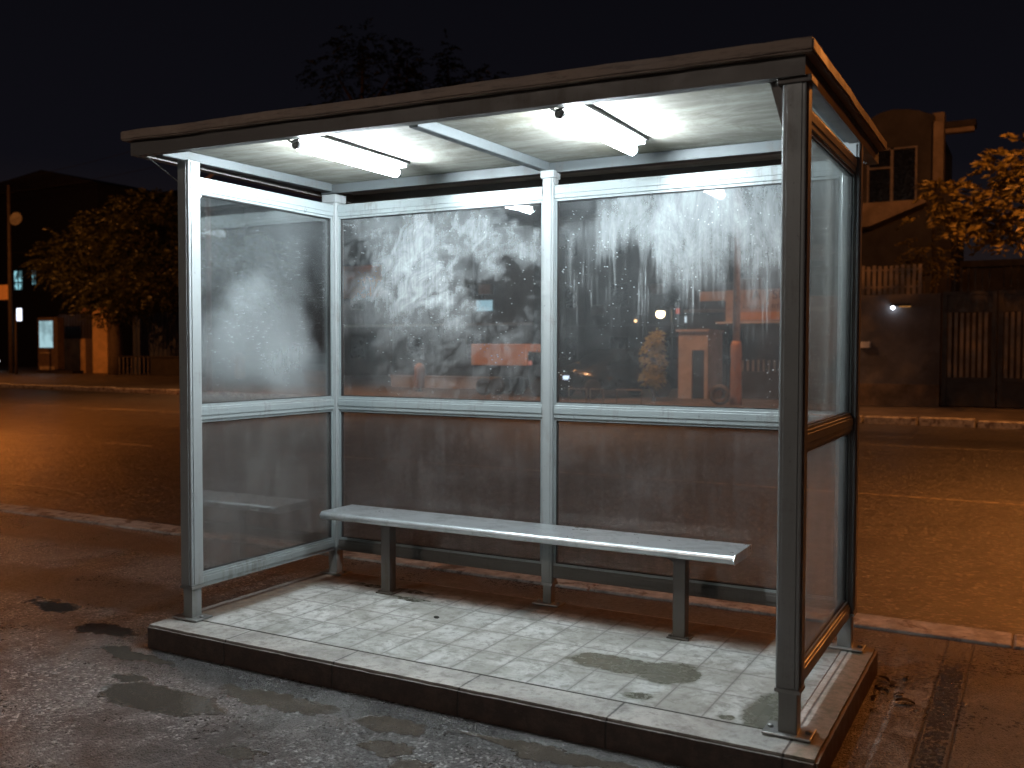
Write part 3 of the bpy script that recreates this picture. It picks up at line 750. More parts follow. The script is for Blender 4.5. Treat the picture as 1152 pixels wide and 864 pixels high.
# ================================================================== far buildings
WALLG=plain('grey_painted_wall',(.13,.13,.145),.7,var=.25,scale=1.2,bump=.3,bscale=12,bd=.01,c2=(.10,.098,.105))
SKIRT=plain('stained_wall_base',(.17,.13,.095),.7,var=.4,scale=2,bump=.3)
IRON=plain('dark_iron',(.035,.03,.028),.5,.3,bump=0)
SLAT=plain('metal_slats',(.20,.165,.13),.5,.1,var=.3,scale=2,bump=0)
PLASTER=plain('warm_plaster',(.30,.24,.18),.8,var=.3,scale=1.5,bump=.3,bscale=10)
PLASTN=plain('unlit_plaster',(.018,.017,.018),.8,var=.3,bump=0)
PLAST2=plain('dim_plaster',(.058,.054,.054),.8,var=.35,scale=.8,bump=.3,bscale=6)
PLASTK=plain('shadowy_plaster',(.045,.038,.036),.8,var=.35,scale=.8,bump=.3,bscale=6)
WINK=plain('dark_window',(.012,.014,.018),.12,bump=0)
WFD=plain('dark_window_frame',(.05,.045,.04),.5,bump=0)
WFR=plain('window_frame_paint',(.22,.19,.17),.5,bump=0)
ROOFK=plain('dark_roof_tiles',(.03,.025,.025),.7,var=.3,scale=3,bump=.5,bscale=8,bd=.03)
Yw=25.2
xa,xb=X(930,Yw),X(1058,Yw); zt_=Zh(1010,331,Yw)
# grey wall with skirting
wl=root('boundary_wall','plain grey boundary wall across the road with a stained base strip','wall',(xa,Yw,ZP))
def under(r):
    def f(o): o.location=-Vector(r.location); return o
    return f
U=under(wl)
U(B('wall',WALLG,wl,(xa,xb-.02,Yw,Yw+.25,ZP-.1,zt_),bev=.01)); U(B('wall_base',SKIRT,wl,(xa,xb-.02,Yw-.06,Yw-.002,ZP-.1,Zh(1010,432,Yw))))
# fence on the wall
def pickets(name,mat,parent,x0,x1,y,z0,z1,step,wd,dp=.02):
    bm=bmesh.new(); x=x0
    while x<x1:
        box(bm,x,x+wd,y,y+dp,z0,z1+random.uniform(-.02,.02)); x+=step
    return link(name,bm,mat,parent)
fr=root('fence','short slatted fence glowing orange above the grey wall','fence',(xa,Yw+.9,zt_))
U=under(fr)
z0,z1=Zh(990,328,Yw+.9),Zh(990,299,Yw+.9)
U(pickets('slats',SLAT,fr,X(955,Yw+.9),X(1036,Yw+.9),Yw+.9,z0-1.0,z1,.155,.095))
U(B('rail',SLAT,fr,(X(955,Yw+.9),X(1036,Yw+.9),Yw+.93,Yw+.97,z0+.1,z0+.16),(X(955,Yw+.9),X(1036,Yw+.9),Yw+.93,Yw+.97,z1-.15,z1-.1)))
# meter box + wall lamp on the wall
mb=root('meter_box','small white box fixed to the grey wall beside the shelter post','meter box',(X(972,Yw),Yw,Zh(972,388,Yw)))
U=under(mb); WHITEP=plain('white_box_paint',(.75,.75,.74),.5,bump=0)
x_,z_=mb.location.x,mb.location.z
U(B('cabinet',WHITEP,mb,(x_-.12,x_+.17,Yw-.12,Yw-.002,z_-.09,z_+.09),bev=.01)); U(B('door',WHITEP,mb,(x_-.10,x_+.15,Yw-.128,Yw-.122,z_-.07,z_+.07)))
wlp=root('wall_light','small wall light with one bright white spot on the grey wall','wall light',(X(1003,Yw),Yw,Zh(1003,346,Yw)))
U=under(wlp); x_,z_=wlp.location.x,wlp.location.z
U(B('housing',IRON,wlp,(x_-.03,x_+.50,Yw-.16,Yw-.002,z_+.03,z_+.09),bev=.01))
bm=bmesh.new(); bmesh.ops.create_uvsphere(bm,u_segments=10,v_segments=6,radius=.05,matrix=Matrix.Translation((x_+.02,Yw-.12,z_-.01))); U(link('bulb',bm,glow('cold_bulb',(.9,.95,1),14),wlp))
U(B('lens',glow('amber_lens',(1,.45,.12),.35),wlp,(x_+.18,x_+.48,Yw-.14,Yw-.03,z_+.005,z_+.028)))
# gate right of it
def gate(xs,xe,label,hinge):
    g=root('slatted_gate',label,'gate',((xs+xe)/2,Yw+.1,ZP),0,'slatted gate leaves across the road'); U=under(g)
    zt2=Zh(1100,327,Yw); zs1=Zh(1100,351,Yw); zs0=Zh(1100,425,Yw)
    y=Yw+.08
    U(B('frame',IRON,g,(xs,xs+.12,y,y+.1,ZP+.03,zt2),(xe-.12,xe,y,y+.1,ZP+.03,zt2),(xs+.12,xe-.12,y,y+.1,zs1,zs1+.09),(xs+.12,xe-.12,y,y+.1,zt2-.1,zt2),(xs+.12,xe-.12,y,y+.1,zs0-.1,zs0)))
    U(pickets('slats',SLAT,g,xs+.15,xe-.15,y+.03,zs0,zs1,.148,.085))
    U(B('kick_panel',IRON,g,(xs+.12,xe-.12,y+.04,y+.07,ZP+.03,zs0-.102)))
    U(B('top_panel',IRON,g,(xs+.12,xe-.12,y+.04,y+.07,zs1+.092,zt2-.102)))
    U(pickets('spikes',IRON,g,xs+.1,xe-.05,y+.03,zt2,Zh(1100,300,Yw),.17,.03))
gx=X(1120,Yw)
gate(xb+.02,gx,'left leaf of the slatted gate beside the grey wall',0); gate(gx+.04,gx+1.6,'right leaf of the slatted gate at the photo edge',1); 
o=root('boundary_wall','grey boundary wall beyond the slatted gate, past the photo edge','wall',(gx+1.7,Yw,ZP)); U=under(o)
U(B('wall',WALLG,o,(gx+1.72,gx+16,Yw,Yw+.25,ZP-.1,zt_),bev=.01)); 
# house behind the grey wall
Yh=33
hs=root('house','two storey house with an arched parapet and a wide upper window behind the grey wall','house',(X(1010,Yh),Yh,ZP)); U=under(hs)
hx0,hx1=X(935,Yh),X(1046,Yh)
zw1,zw0=Zh(1010,166,Yh),Zh(1010,226,Yh)
# arched parapet outline
zr=Zh(1010,124,Yh)
poly=[(hx0,ZP),(hx0,zr-.55)]+[(hx0+(hx1-hx0)*t,zr-.55+.55*math.sin(math.pi*min(1,t*.62+.32))**1.0) for t in [k/12 for k in range(1,12)]]+[(hx1,zr-.15),(hx1,ZP)]
bm=bmesh.new()
wx0,wx1=X(972,Yh),X(1028,Yh)
for seg in ([(hx0,ZP),(hx0,zr-.4),(wx0,zr-.25),(wx0,ZP)],):
    prism(bm,seg,'y',Yh,Yh+8)
prism(bm,[(wx0,zw1),(wx0,zr-.25),(wx0+(wx1-wx0)*.25,zr-.02),(wx0+(wx1-wx0)*.5,zr+.05),(wx0+(wx1-wx0)*.8,zr),(wx1,zr-.08),(wx1,zw1)],'y',Yh,Yh+8)
prism(bm,[(wx0,ZP),(wx0,zw0),(wx1,zw0),(wx1,ZP)],'y',Yh,Yh+8)
prism(bm,[(wx1,ZP),(wx1,zr-.08),(hx1,zr-.3),(hx1,ZP)],'y',Yh,Yh+8)
U(link('wall',bm,PLAST2,hs))
mx=wx0+(wx1-wx0)*.5
fwn=U(B('window_frame',WFR,hs,(wx0,wx0+.07,Yh-.03,Yh+.05,zw0,zw1),(wx1-.07,wx1,Yh-.03,Yh+.05,zw0,zw1),(mx-.05,mx+.05,Yh-.03,Yh+.05,zw0,zw1),(wx0+.07,mx-.05,Yh-.03,Yh+.05,zw0+(zw1-zw0)*.62,zw0+(zw1-zw0)*.62+.07),(wx0+.07,wx1-.07,Yh-.03,Yh+.05,zw1-.06,zw1)))
link('pane',(lambda b:(box(b,wx0,wx1,Yh+.06,Yh+.1,zw0,zw1),b)[1])(bmesh.new()),WINK,fwn)
zb1,zb0=Zh(1000,227,Yh-1),Zh(1000,254,Yh-1)
bm=bmesh.new(); prism(bm,[(X(940,Yh-1),zb1),(X(1040,Yh-1),zb1),(X(1038,Yh-1),zb1-.12),(X(975,Yh-1),zb0),(X(940,Yh-1),zb0)],'y',Yh-1.1,Yh-.02); U(link('balcony',bm,PLASTER,hs))
U(B('corner_pillar',PLASTER,hs,(X(1046,Yh),X(1058,Yh),Yh-.3,Yh+.3,Zh(1050,205,Yh),Zh(1050,138,Yh)),bev=.03))
U(B('roof_beam',PLASTER,hs,(X(1059,Yh),X(1091,Yh),Yh-.2,Yh+.1,Zh(1075,150,Yh),Zh(1075,145,Yh))))
U(B('canopy',ROOFK,hs,(X(1059,Yh),X(1093,Yh),Yh-.3,Yh+.4,Zh(1075,144.5,Yh),Zh(1075,138,Yh))))
U(B('chimney',PLASTER,hs,(X(1043,Yh),X(1056,Yh),Yh+.4,Yh+1,Zh(1050,139,Yh),Zh(1050,124,Yh))))
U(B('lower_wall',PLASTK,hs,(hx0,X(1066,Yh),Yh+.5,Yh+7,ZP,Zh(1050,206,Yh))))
# buildings behind the glass
def building(name,px0,px1,Y,ptop,label,mat,depth=9,floors=2,winstep=2.6,seed=0,lit=(),gable=False):
    rg=random.Random(seed)
    x0,x1=X(px0,Y),X(px1,Y); zt=Zh((px0+px1)/2,ptop,Y)
    r=root(name,label,'building',((x0+x1)/2,Y,ZP)); U=under(r)
    U(B('wall',mat,r,(x0,x1,Y,Y+depth,ZP-.1,zt)))
    if gable:
        bm=bmesh.new(); xm=x0+(x1-x0)*.69; prism(bm,[(x0-.4,zt-.1),(xm,zt+gable),(x1+.4,zt-.1)],'y',Y-.4,Y+depth); U(link('roof',bm,ROOFK,r))
    else: U(B('roof',ROOFK,r,(x0-.2,x1+.2,Y-.25,Y+depth,zt,zt+.25)))
    for q in range(2 if floors else 0):
        xp=x0+(x1-x0)*(.31+.41*q); bm=bmesh.new(); tube(bm,[(xp,Y-.08,ZP),(xp,Y-.08,zt)],.05,6); U(link('drain_pipe',bm,IRON,r))
        zq=ZP+3.6+1.1*q; U(B('air_conditioner',WFR,r,(xp+.5,xp+1.3,Y-.35,Y-.003,zq,zq+.55),bev=.03))
    if floors: U(B('ledge',WFR if mat is PLAST2 else WFD,r,(x0-.05,x1+.05,Y-.22,Y-.004,ZP+2.95,ZP+3.08)))
    k=0
    for f in range(floors):
        x=x0+1.0; zz=ZP+1.0+f*3.0
        if zz+1.5>zt: break
        while x+1.2<x1:
            a=U(B('window',WFD,r,(x,x+.06,Y-.04,Y-.002,zz,zz+1.4),(x+1.14,x+1.2,Y-.04,Y-.002,zz,zz+1.4),(x+.06,x+1.14,Y-.04,Y-.002,zz+1.34,zz+1.4),(x+.06,x+1.14,Y-.05,Y-.002,zz,zz+.06)))
            B('pane',glow('lit_window_blue',(.45,.8,.9),.9,True) if k in lit else WINK,a,(x+.06,x+1.14,Y-.02,Y-.003,zz+.06,zz+1.34))
            x+=winstep; k+=1
    return r,x0,x1,zt
b1,_,_,_=building('shop_building',380,600,43,262,'dim two storey building seen through the swirled back pane',PLAST2,floors=3,winstep=4.2,seed=1,lit=(7,))
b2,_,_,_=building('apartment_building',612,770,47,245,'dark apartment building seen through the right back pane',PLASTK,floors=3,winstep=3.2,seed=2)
b3,_,_,_=building('shop_building',772,930,31,250,'shop building behind the beige signboard',PLAST2,floors=2,winstep=3.4,seed=3)
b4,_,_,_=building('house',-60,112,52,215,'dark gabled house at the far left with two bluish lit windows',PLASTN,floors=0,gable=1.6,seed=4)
b6,_,_,_=building('house',1064,1400,38,296,'low dark house behind the slatted gate',PLASTK,floors=0,seed=9)
def litwin(r,px0,px1,py0,py1,Y,c=(.35,.75,.85),s=1.0,rows=3,cols=2):
    U=under(r)
    x0,x1,z0,z1=X(px0,Y),X(px1,Y),Zh(px0,py1,Y),Zh(px0,py0,Y)
    a=U(B('window',IRON,r,(x0-.08,x0,Y-.05,Y-.001,z0-.08,z1+.08),(x1,x1+.08,Y-.05,Y-.001,z0-.08,z1+.08),(x0,x1,Y-.05,Y-.001,z1,z1+.08),(x0,x1,Y-.05,Y-.001,z0-.08,z0),((x0+x1)/2-.07,(x0+x1)/2+.07,Y-.05,Y-.002,z0,z1),(x0,x1,Y-.045,Y-.002,z0+(z1-z0)*.35,z0+(z1-z0)*.35+.12)))
    t=NT('lit_window_pane'); e=t.n('Emission'); k=t.smooth(t.noise(1.9,3,.6),.42,.6)
    t.put(e.inputs[0],t.mix(k,tuple(v*.12 for v in c),c)); e.inputs[1].default_value=s; t.t.links.new(e.outputs[0],t.out.inputs[0])
    B('pane',t.m,a,(x0,x1,Y-.02,Y-.003,z0,z1))
litwin(b4,18,27,305,326,52); litwin(b4,38,42,304,320,52,s=.7)
b5,_,_,_=building('apartment_building',98,210,72,222,'distant dark apartment block behind the left tree with cold lit windows',PLASTK,floors=0,seed=5)
litwin(b5,112,117,232,246,71.98,(.6,.85,1),2.2); litwin(b5,121,131,229,236,71.98,(.6,.85,1),2.2); litwin(b5,118,123,238,246,71.98,(.4,.7,.9),.9)
# billboard, lit box, cyan window
def signbox(name,label,cat,px0,px1,py0,py1,Y,mat,dp=.15,frame=None):
    r=root(name,label,cat,(X(px0,Y),Y,Zh(px0,py1,Y))); U=under(r)
    x0,x1,z0,z1=X(px0,Y),X(px1,Y),Zh(px0,py1,Y),Zh(px0,py0,Y)
    U(B('cabinet',frame or IRON,r,(x0-.05,x1+.05,Y+.002,Y+dp,z0-.05,z1+.05)))
    U(B('face',mat,r,(x0,x1,Y-.03,Y,z0,z1))); return r
ORN=plain('orange_panel',(.38,.21,.12),.6,var=.2,scale=1,bump=0)
signbox('billboard','blank orange panel on the dim building at the left of the swirled pane','billboard',386,430,300,336,42.8,plain('orange_board',(.8,.38,.15),.6,var=.15,scale=.6,bump=0))
signbox('lit_sign','small blank white lit sign high behind the swirled pane','sign',466,481,240,264,42.7,glow('white_sign_light',(.85,.92,1),.55))
signbox('lit_sign','pale blue lit sign low in the middle of the swirled pane','sign',536,554,338,350,42.7,glow('blue_sign_light',(.5,.8,.95),.7))
# beige signboard over a canopy: two bands, weathered letters
Ys=27.5
sg=root('shop_sign','long beige shop signboard with faded lettering and an orange lower band','sign',(X(840,Ys),Ys,Zh(840,362,Ys))); U=under(sg)
BEI=plain('beige_sign_board',(.46,.36,.27),.6,var=.2,scale=1.2,bump=0,c2=(.36,.25,.17)); 
sx0,sx1=X(786,Ys),X(905,Ys); sz0,sz1=Zh(840,362,Ys),Zh(840,326,Ys); sm=sz0+(sz1-sz0)*.30
U(B('board',BEI,sg,(sx0+.9,sx1,Ys,Ys+.2,sz0,sz1),(sx0,sx0+.9,Ys+.02,Ys+.2,sz1-.33,sz1-.02)))
U(B('lower_band',plain('amber_band',(.62,.33,.09),.6,var=.2,scale=1,bump=0),sg,(sx0+1.2,sx1,Ys-.02,Ys-.002,sz0+.06,sm)))
U(B('sill',plain('pale_trim',(.7,.66,.6),.5,bump=0),sg,(sx0+.6,sx1,Ys-.10,Ys-.03,sz0-.05,sz0)))
rg=random.Random(5)
def text(s,size,x,y,z,mat,parent,ext=.006):
    c=bpy.data.curves.new('lettering','FONT'); c.body=s; c.size=size; c.extrude=ext
    t_=bpy.data.objects.new('lettering',c); col.objects.link(t_)
    dg=bpy.context.evaluated_depsgraph_get(); me=bpy.data.meshes.new_from_object(t_.evaluated_get(dg)); bpy.data.objects.remove(t_)
    me.materials.clear(); me.materials.append(mat); o=bpy.data.objects.new('lettering',me); col.objects.link(o); o.parent=parent
    o.location=Vector((x,y,z))-parent.location; o.rotation_euler=(R(90),0,0); return o
INK=plain('faded_ink',(.12,.08,.06),.6,bump=0)
text('A YSI',.42,X(845,Ys),Ys-.008,sm+.42,INK,sg); text('AVENUES  FITNESS',.20,X(834,Ys),Ys-.008,sm+.10,INK,sg)
# bars under the sign
bf=root('railing','low pale barred railing below the beige signboard','railing',(X(860,27),27,ZP)); U=under(bf)
U(pickets('bars',SLAT,bf,X(834,27),X(930,27),27,Zh(855,418,27),Zh(855,405,27),.17,.07)); U(B('base_wall',PLASTK,bf,(X(834,27),X(930,27),26.96,27.1,ZP,Zh(855,418,27))))
# utility pole
def mast(name,px,Y,ptop,r_,label,cat,mat,basew=None,pb=None,extra=None):
    x=X(px,Y); zt=Zh(px,ptop,Y); r=root(name,label,cat,(x,Y,ZP)); U=under(r)
    bm=bmesh.new(); tube(bm,[(x,Y,ZP),(x,Y,zt)],[r_*1.2,r_*.8],10); U(link('pole',bm,mat,r,smooth=True))
    if basew:
        zb=Zh(px,pb,Y); bm=bmesh.new(); lathe(bm,[(basew,ZP),(basew,ZP+.3),(basew*.85,zb-.5),(basew*.95,zb-.42),(basew*.9,zb-.12),(basew*.4,zb)],x,Y,14); U(link('base_sleeve',bm,ORN,r,smooth=True))
    return r,x,zt

# yellow-green shrub, booth, tyre
tree((X(735,24),24,ZP),.5,[cl(735,405,24,13,26,.3,2.2),cl(738,384,24,9,12,.25,1.0),cl(734,425,24,13,10,.3,1.2)],'upright yellow-green clipped shrub beside the small booth',None,leafmat('bright_yellow_leaf',(.40,.38,.10),(.60,.56,.16)),31,.05,.09,150,name='shrub',per=8,spr=.12)
Yb=26
bt_=root('booth','small pale booth with a dark doorway behind the right back pane','booth',(X(778,Yb),Yb,ZP)); U=under(bt_)
bx0_,bx1_=X(763,Yb),X(796,Yb); bz1=Zh(780,373,Yb); dx0,dx1=X(778,Yb),X(792,Yb); dz=Zh(785,394,Yb)
PB=plain('booth_paint',(.36,.32,.32),.6,var=.2,scale=2,bump=0)
U(B('wall',PB,bt_,(bx0_,dx0,Yb,Yb+1.6,ZP,bz1),(dx1,bx1_,Yb,Yb+1.6,ZP,bz1),(dx0,dx1,Yb,Yb+1.6,dz,bz1)))
U(B('doorway',plain('doorway_blue_black',(.02,.03,.045),.4,bump=0),bt_,(dx0,dx1,Yb+.1,Yb+.15,ZP,dz)))
U(B('roof',PB,bt_,(bx0_-.06,bx1_+.06,Yb-.1,Yb+1.65,bz1,bz1+.07)))
bm=bmesh.new(); 
def torus(bm,c,R1,R2,axis='y',n=24,m_=8):
    rings=[]
    for i in range(n):
        a=2*math.pi*i/n; ring=[]
        for j in range(m_):
            b=2*math.pi*j/m_; rr=R1+R2*math.cos(b); s=R2*math.sin(b)
            p=(rr*math.cos(a),s,rr*math.sin(a)) if axis=='y' else (s,rr*math.cos(a),rr*math.sin(a))
            ring.append(bm.verts.new(Vector(c)+Vector(p)))
        rings.append(ring)
    for i in range(n):
        for j in range(m_): bm.faces.new((rings[i][j],rings[(i+1)%n][j],rings[(i+1)%n][(j+1)%m_],rings[i][(j+1)%m_]))
tx,ty=X(810,22.6),22.6; torus(bm,(tx,ty,ZP+.30),.22,.075); tag(link('tyre',bm,plain('worn_tyre',(.09,.07,.055),.7,bump=0),None,smooth=True),'round worn tyre standing on edge near the pole','tyre')
# ---- truck with a big orange box
def wheel(bm,x,y,z,r,wd):
    b=bmesh.new(); prof=[(r*.35,-wd/2),(r*.9,-wd/2),(r,-wd*.35),(r,wd*.35),(r*.9,wd/2),(r*.35,wd/2)]
    lathe(b,prof,0,0,18); merge(bm,b,Matrix.Translation((x,y,z))@Matrix.Rotation(R(90),4,'X'))
CARK=plain('dark_car_paint',(.012,.015,.02),.18,.3,bump=0); TYRE=plain('tyre_rubber',(.02,.02,.02),.7,bump=0); CGL=plain('car_glass',(.01,.015,.02),.06,bump=0)
Yt2=24.5; tk=root('box_truck','box truck with a plain orange cargo box parked across the road','truck',(X(560,Yt2),Yt2,ZP)); U=under(tk)
a0,a1=X(530,Yt2),X(592,Yt2); c1=Zh(560,387,Yt2); c0=Zh(560,411,Yt2)
U(B('cargo_box',plain('orange_box_paint',(.72,.40,.18),.5,var=.08,scale=.8,bump=0),tk,(a0,a1,Yt2,Yt2+1.8,c0,c1),bev=.02))
cb0,cb1=a1+.05,a1+.95
bm=bmesh.new(); prism(bm,[(cb0,ZP+.3),(cb0,c1-.25),(cb0+.45,c1-.28),(cb1-.12,c0+.25),(cb1,c0),(cb1,ZP+.3)],'y',Yt2+.05,Yt2+1.75); cab=U(link('cab',bm,CARK,tk))
bm=bmesh.new(); prism(bm,[(cb0+.12,c0+.12),(cb0+.12,c1-.38),(cb0+.42,c1-.4),(cb1-.24,c0+.12)],'y',Yt2+.03,Yt2+.048); link('window',bm,CGL,cab)
U(B('chassis',IRON,tk,(a0+.1,cb0,Yt2+.2,Yt2+1.6,c0-.14,c0-.005)))
for wx_ in(a0+.45,a0+.95,cb0+.4):
    bm=bmesh.new(); wheel(bm,wx_,Yt2+.12,ZP+.30,.30,.2); wheel(bm,wx_,Yt2+1.66,ZP+.30,.30,.2); U(link('wheel',bm,TYRE,tk))
for yy in(Yt2+.2,Yt2+1.5): U(B('headlight',glow('amber_headlight',(1,.62,.25),1.6),tk,(cb1+.001,cb1+.05,yy,yy+.16,c0-.28,c0-.14)))
U(B('side_marker',glow('red_marker',(1,.3,.2),.5),tk,(cb0+.02,cb0+.14,Yt2+.0,Yt2+.045,c0+.02,c0+.16)))
# ---- cars
def car(x,y,rz,label,lights):
    r=root('parked_car',label,'car',(x,y,ZP),rz,'dark cars parked across the road')
    P=[(-2.15,.28),(-2.2,.62),(-2.12,.92),(-1.6,1.02),(-1.15,1.48),(-.6,1.60),(.35,1.58),(1.0,1.10),(1.95,.94),(2.18,.72),(2.2,.30)]
    bm=bmesh.new(); prism(bm,P,'y',-.86,.86)
    bmesh.ops.bevel(bm,geom=list(bm.edges),offset=.07,segments=3,affect='EDGES')
    for v in bm.verts:
        if v.co.z>1.0: v.co.y*=1-.22*(v.co.z-1.0)/.6
    body=link('body',bm,CARK,r,smooth=True)
    for s in(-1,1):
        bm=bmesh.new(); f=lambda z:.862*(1-.22*max(0,z-1)/.6)+.004
        pts=[(-1.40,1.06),(-1.02,1.44),(-.1,1.50),(.28,1.48),(.82,1.08)]
        a=[bm.verts.new((px,s*f(pz),pz)) for px,pz in pts]; b=[bm.verts.new((px,s*(f(pz)-.02),pz)) for px,pz in pts]
        bm.faces.new(a); bm.faces.new(b[::-1])
        for i in range(5): bm.faces.new((a[i],b[i],b[(i+1)%5],a[(i+1)%5]))
        link('side_window',bm,CGL,r)
    for (xa_,za,xb_,zb) in((.44,1.535,.99,1.14),(-1.2,1.46,-1.58,1.07)):
        bm=bmesh.new(); wd0,wd1=.60,.76; nx=.03*(1 if xa_>0 else -1)
        vs=[bm.verts.new(c) for c in((xa_+nx,-wd0,za+.015),(xa_+nx,wd0,za+.015),(xb_+nx,wd1,zb+.015),(xb_+nx,-wd1,zb+.015))]; f_=bm.faces.new(vs)
        bmesh.ops.solidify(bm,geom=[f_],thickness=.015); link('windscreen',bm,CGL,r)
    for wx_ in(-1.32,1.36):
        for s in(-1,1):
            bm=bmesh.new(); wheel(bm,wx_,s*.80,.32,.32,.2); link('wheel',bm,TYRE,r)
    for s in(-1,1):
        bm=bmesh.new(); box(bm,2.13,2.215,s*.62-.15,s*.62+.15,.62,.74,bev=.02); link('headlight',bm,lights,r)
    return r
HEADON=glow('cold_headlight',(.85,.92,1),5); HEADOFF=plain('unlit_headlight',(.5,.5,.5),.2,bump=0)
car(X(690,25.5),25.6,R(-125),'dark car parked beyond the road with a cold glint, behind the right back pane',glow('blue_headlight',(.65,.75,1),2.2))
p=at(-22,415,39); car(p.x,39,R(-20),'dark car with a lit headlight at the far left edge',HEADON)
# low railings before the dark car
lr=root('railing','low pale tube railing in front of the dark car across the road','railing',(X(670,21.6),21.6,ZP)); U=under(lr)
bm=bmesh.new(); 
for p0,p1 in((640,660),(664,679),(694,722)):
    xa_,xb_=X(p0,21.6),X(p1,21.6)
    tube(bm,[(xa_,21.6,ZP),(xa_,21.6,ZP+.42),(xb_,21.6,ZP+.42),(xb_,21.6,ZP)],.02,6)
U(link('rails',bm,SLAT,lr))
lw=root('low_wall','low orange lit wall left of the box truck','wall',(X(500,29),29,ZP)); U=under(lw)
U(B('wall',PLASTER,lw,(X(440,29),X(560,29),29,29.3,ZP,ZP+.42))); U(B('coping',PLASTER,lw,(X(440,29)-.05,X(560,29)+.05,28.94,29.36,ZP+.42,ZP+.48)))
bn=root('litter_bin','upright orange litter bin standing by the low wall','litter bin',(X(472,26),26,ZP)); U=under(bn)
bm=bmesh.new(); x_=bn.location.x; lathe(bm,[(.15,ZP+.12),(.19,ZP+.2),(.20,ZP+.8),(.21,ZP+.83),(.17,ZP+.98),(.05,ZP+1.06)],x_,26,16); U(link('drum',bm,ORN,bn,smooth=True))
U(B('stand',IRON,bn,(x_-.03,x_+.03,25.97,26.03,ZP,ZP+.13),(x_-.14,x_+.14,25.9,26.1,ZP,ZP+.03)))
# orange crates seen low through the left end pane
for k,(px,py0,py1,w_,lab) in enumerate(((270,387,420,16,'tall orange litter bin seen through the left end pane'),)):
    Yc=30; x_=X(px,Yc); b_=root('litter_bin',lab,'litter bin',(x_,Yc,ZP)); U=under(b_)
    bm=bmesh.new(); lathe(bm,[(.2,ZP+.15),(.26,ZP+.3),(.26,ZP+1.2),(.1,ZP+1.4)],x_,Yc,14); U(link('drum',bm,ORN,b_,smooth=True)); U(B('stand',IRON,b_,(x_-.04,x_+.04,Yc-.04,Yc+.04,ZP,ZP+.16)))
lw2=root('low_wall','short orange lit wall low behind the left end pane','wall',(X(352,30),30,ZP)); U=under(lw2)
U(B('wall',PLASTER,lw2,(X(342,30),X(366,30),30,30.3,ZP,ZP+.55))); U(B('coping',PLASTER,lw2,(X(342,30)-.05,X(366,30)+.05,29.95,30.35,ZP+.55,ZP+.6)))

# ---- left side of the far pavement
Yk=36
kx0,kx1=X(43,Yk),X(65,Yk); kz=Zh(54,357,Yk)
ad=root('advertising_totem','dark advertising totem with a pale blue lit screen','advertising panel',((kx0+kx1)/2,Yk,ZP)); U=under(ad)
TOT=plain('totem_casing',(.10,.07,.05),.5,bump=0)
s0,s1=Zh(54,391,Yk),Zh(54,361,Yk)
U(B('casing',TOT,ad,(kx0,kx1,Yk,Yk+.5,ZP+.25,kz),bev=.02)); U(B('screen',glow('totem_screen',(.50,.78,.85),.75,True),ad,(X(45,Yk),X(60,Yk),Yk-.02,Yk-.002,s0,s1)))
U(B('lower_panel',PLASTER,ad,(X(45,Yk),X(61.5,Yk),Yk-.02,Yk-.002,Zh(54,416,Yk),Zh(54,412,Yk)),(X(45.5,Yk),X(58,Yk),Yk-.02,Yk-.002,Zh(54,397.5,Yk),Zh(54,396.3,Yk))))
U(B('plinth',IRON,ad,(kx0-.05,kx1+1.6,Yk-.1,Yk+.7,ZP,ZP+.2)))
Yg=38
g1=root('boundary_wall','ochre panel wall with a dark fence on top beside the totem','wall',(X(85,Yg),Yg,ZP)); U=under(g1)
OCH=plain('ochre_plaster',(.42,.27,.13),.8,var=.3,scale=1.2,bump=.3,bscale=6)
U(B('panel',OCH,g1,(X(68,Yg),X(97,Yg),Yg,Yg+.25,ZP,Zh(80,381,Yg)))); U(B('pier',TOT,g1,(X(97.3,Yg),X(106,Yg),Yg-.05,Yg+.3,ZP,Zh(80,381,Yg))))
U(B('fence_panel',IRON,g1,(X(66,Yg),X(106.5,Yg),Yg+.1,Yg+.16,Zh(80,380.6,Yg),Zh(80,354,Yg)))); U(pickets('fence_bars',plain('fence_bar_paint',(.06,.05,.05),.5,bump=0),g1,X(67,Yg),X(106,Yg),Yg+.05,Zh(80,380.6,Yg),Zh(80,353,Yg),.3,.08))
U(B('capping',ORN,g1,(X(92.5,Yg),X(106.8,Yg),Yg-.1,Yg+.4,Zh(100,351.7,Yg),Zh(100,344.5,Yg))))
gp=root('gate_pillar','tall ochre gate pillar with a dark painted mark near its top','pillar',(X(115,Yg),Yg,ZP)); U=under(gp)
U(B('shaft',plain('bright_ochre',(.62,.40,.18),.8,var=.2,scale=1.2,bump=.2,bscale=6),gp,(X(107.5,Yg),X(124,Yg),Yg-.2,Yg+.6,ZP,Zh(115,346,Yg)),bev=.02))
# painted mark: two curved wings and a band of scrawl
bm=bmesh.new(); cx_,cz_=X(117,Yg),Zh(117,358,Yg); k=.055*1.0; yy=Yg-.212
def stroke(pts,r_): tube(bm,[(cx_+a*k,yy,cz_+b*k) for a,b in pts],r_,5)
stroke([(-6,5),(-6.5,1),(-4,-2.5),(0,-1),(3,-3),(6,0),(6,5)],.045); stroke([(-5,-5),(-2,-3),(1,-6),(4,-4),(6,-7)],.05); stroke([(-6,-9),(-3,-7),(0,-10),(3,-7.5),(6,-9.5)],.06); stroke([(-6,-11),(6,-11)],.05); stroke([(0,4),(0,-1)],.03)
U(link('painted_mark',bm,IRON,gp))
g2=root('fence','dark blue corrugated fence right of the left tree trunk','fence',(X(175,Yg),Yg,ZP)); U=under(g2)
bm=bmesh.new(); xs=X(150,Yg); xe=X(232,Yg); n=int((xe-xs)/.2); z0_,z1_=Zh(180,400,Yg),Zh(180,352,Yg)
pr=[(xs+i*.2,Yg+(.04 if i%2 else 0)) for i in range(n)]
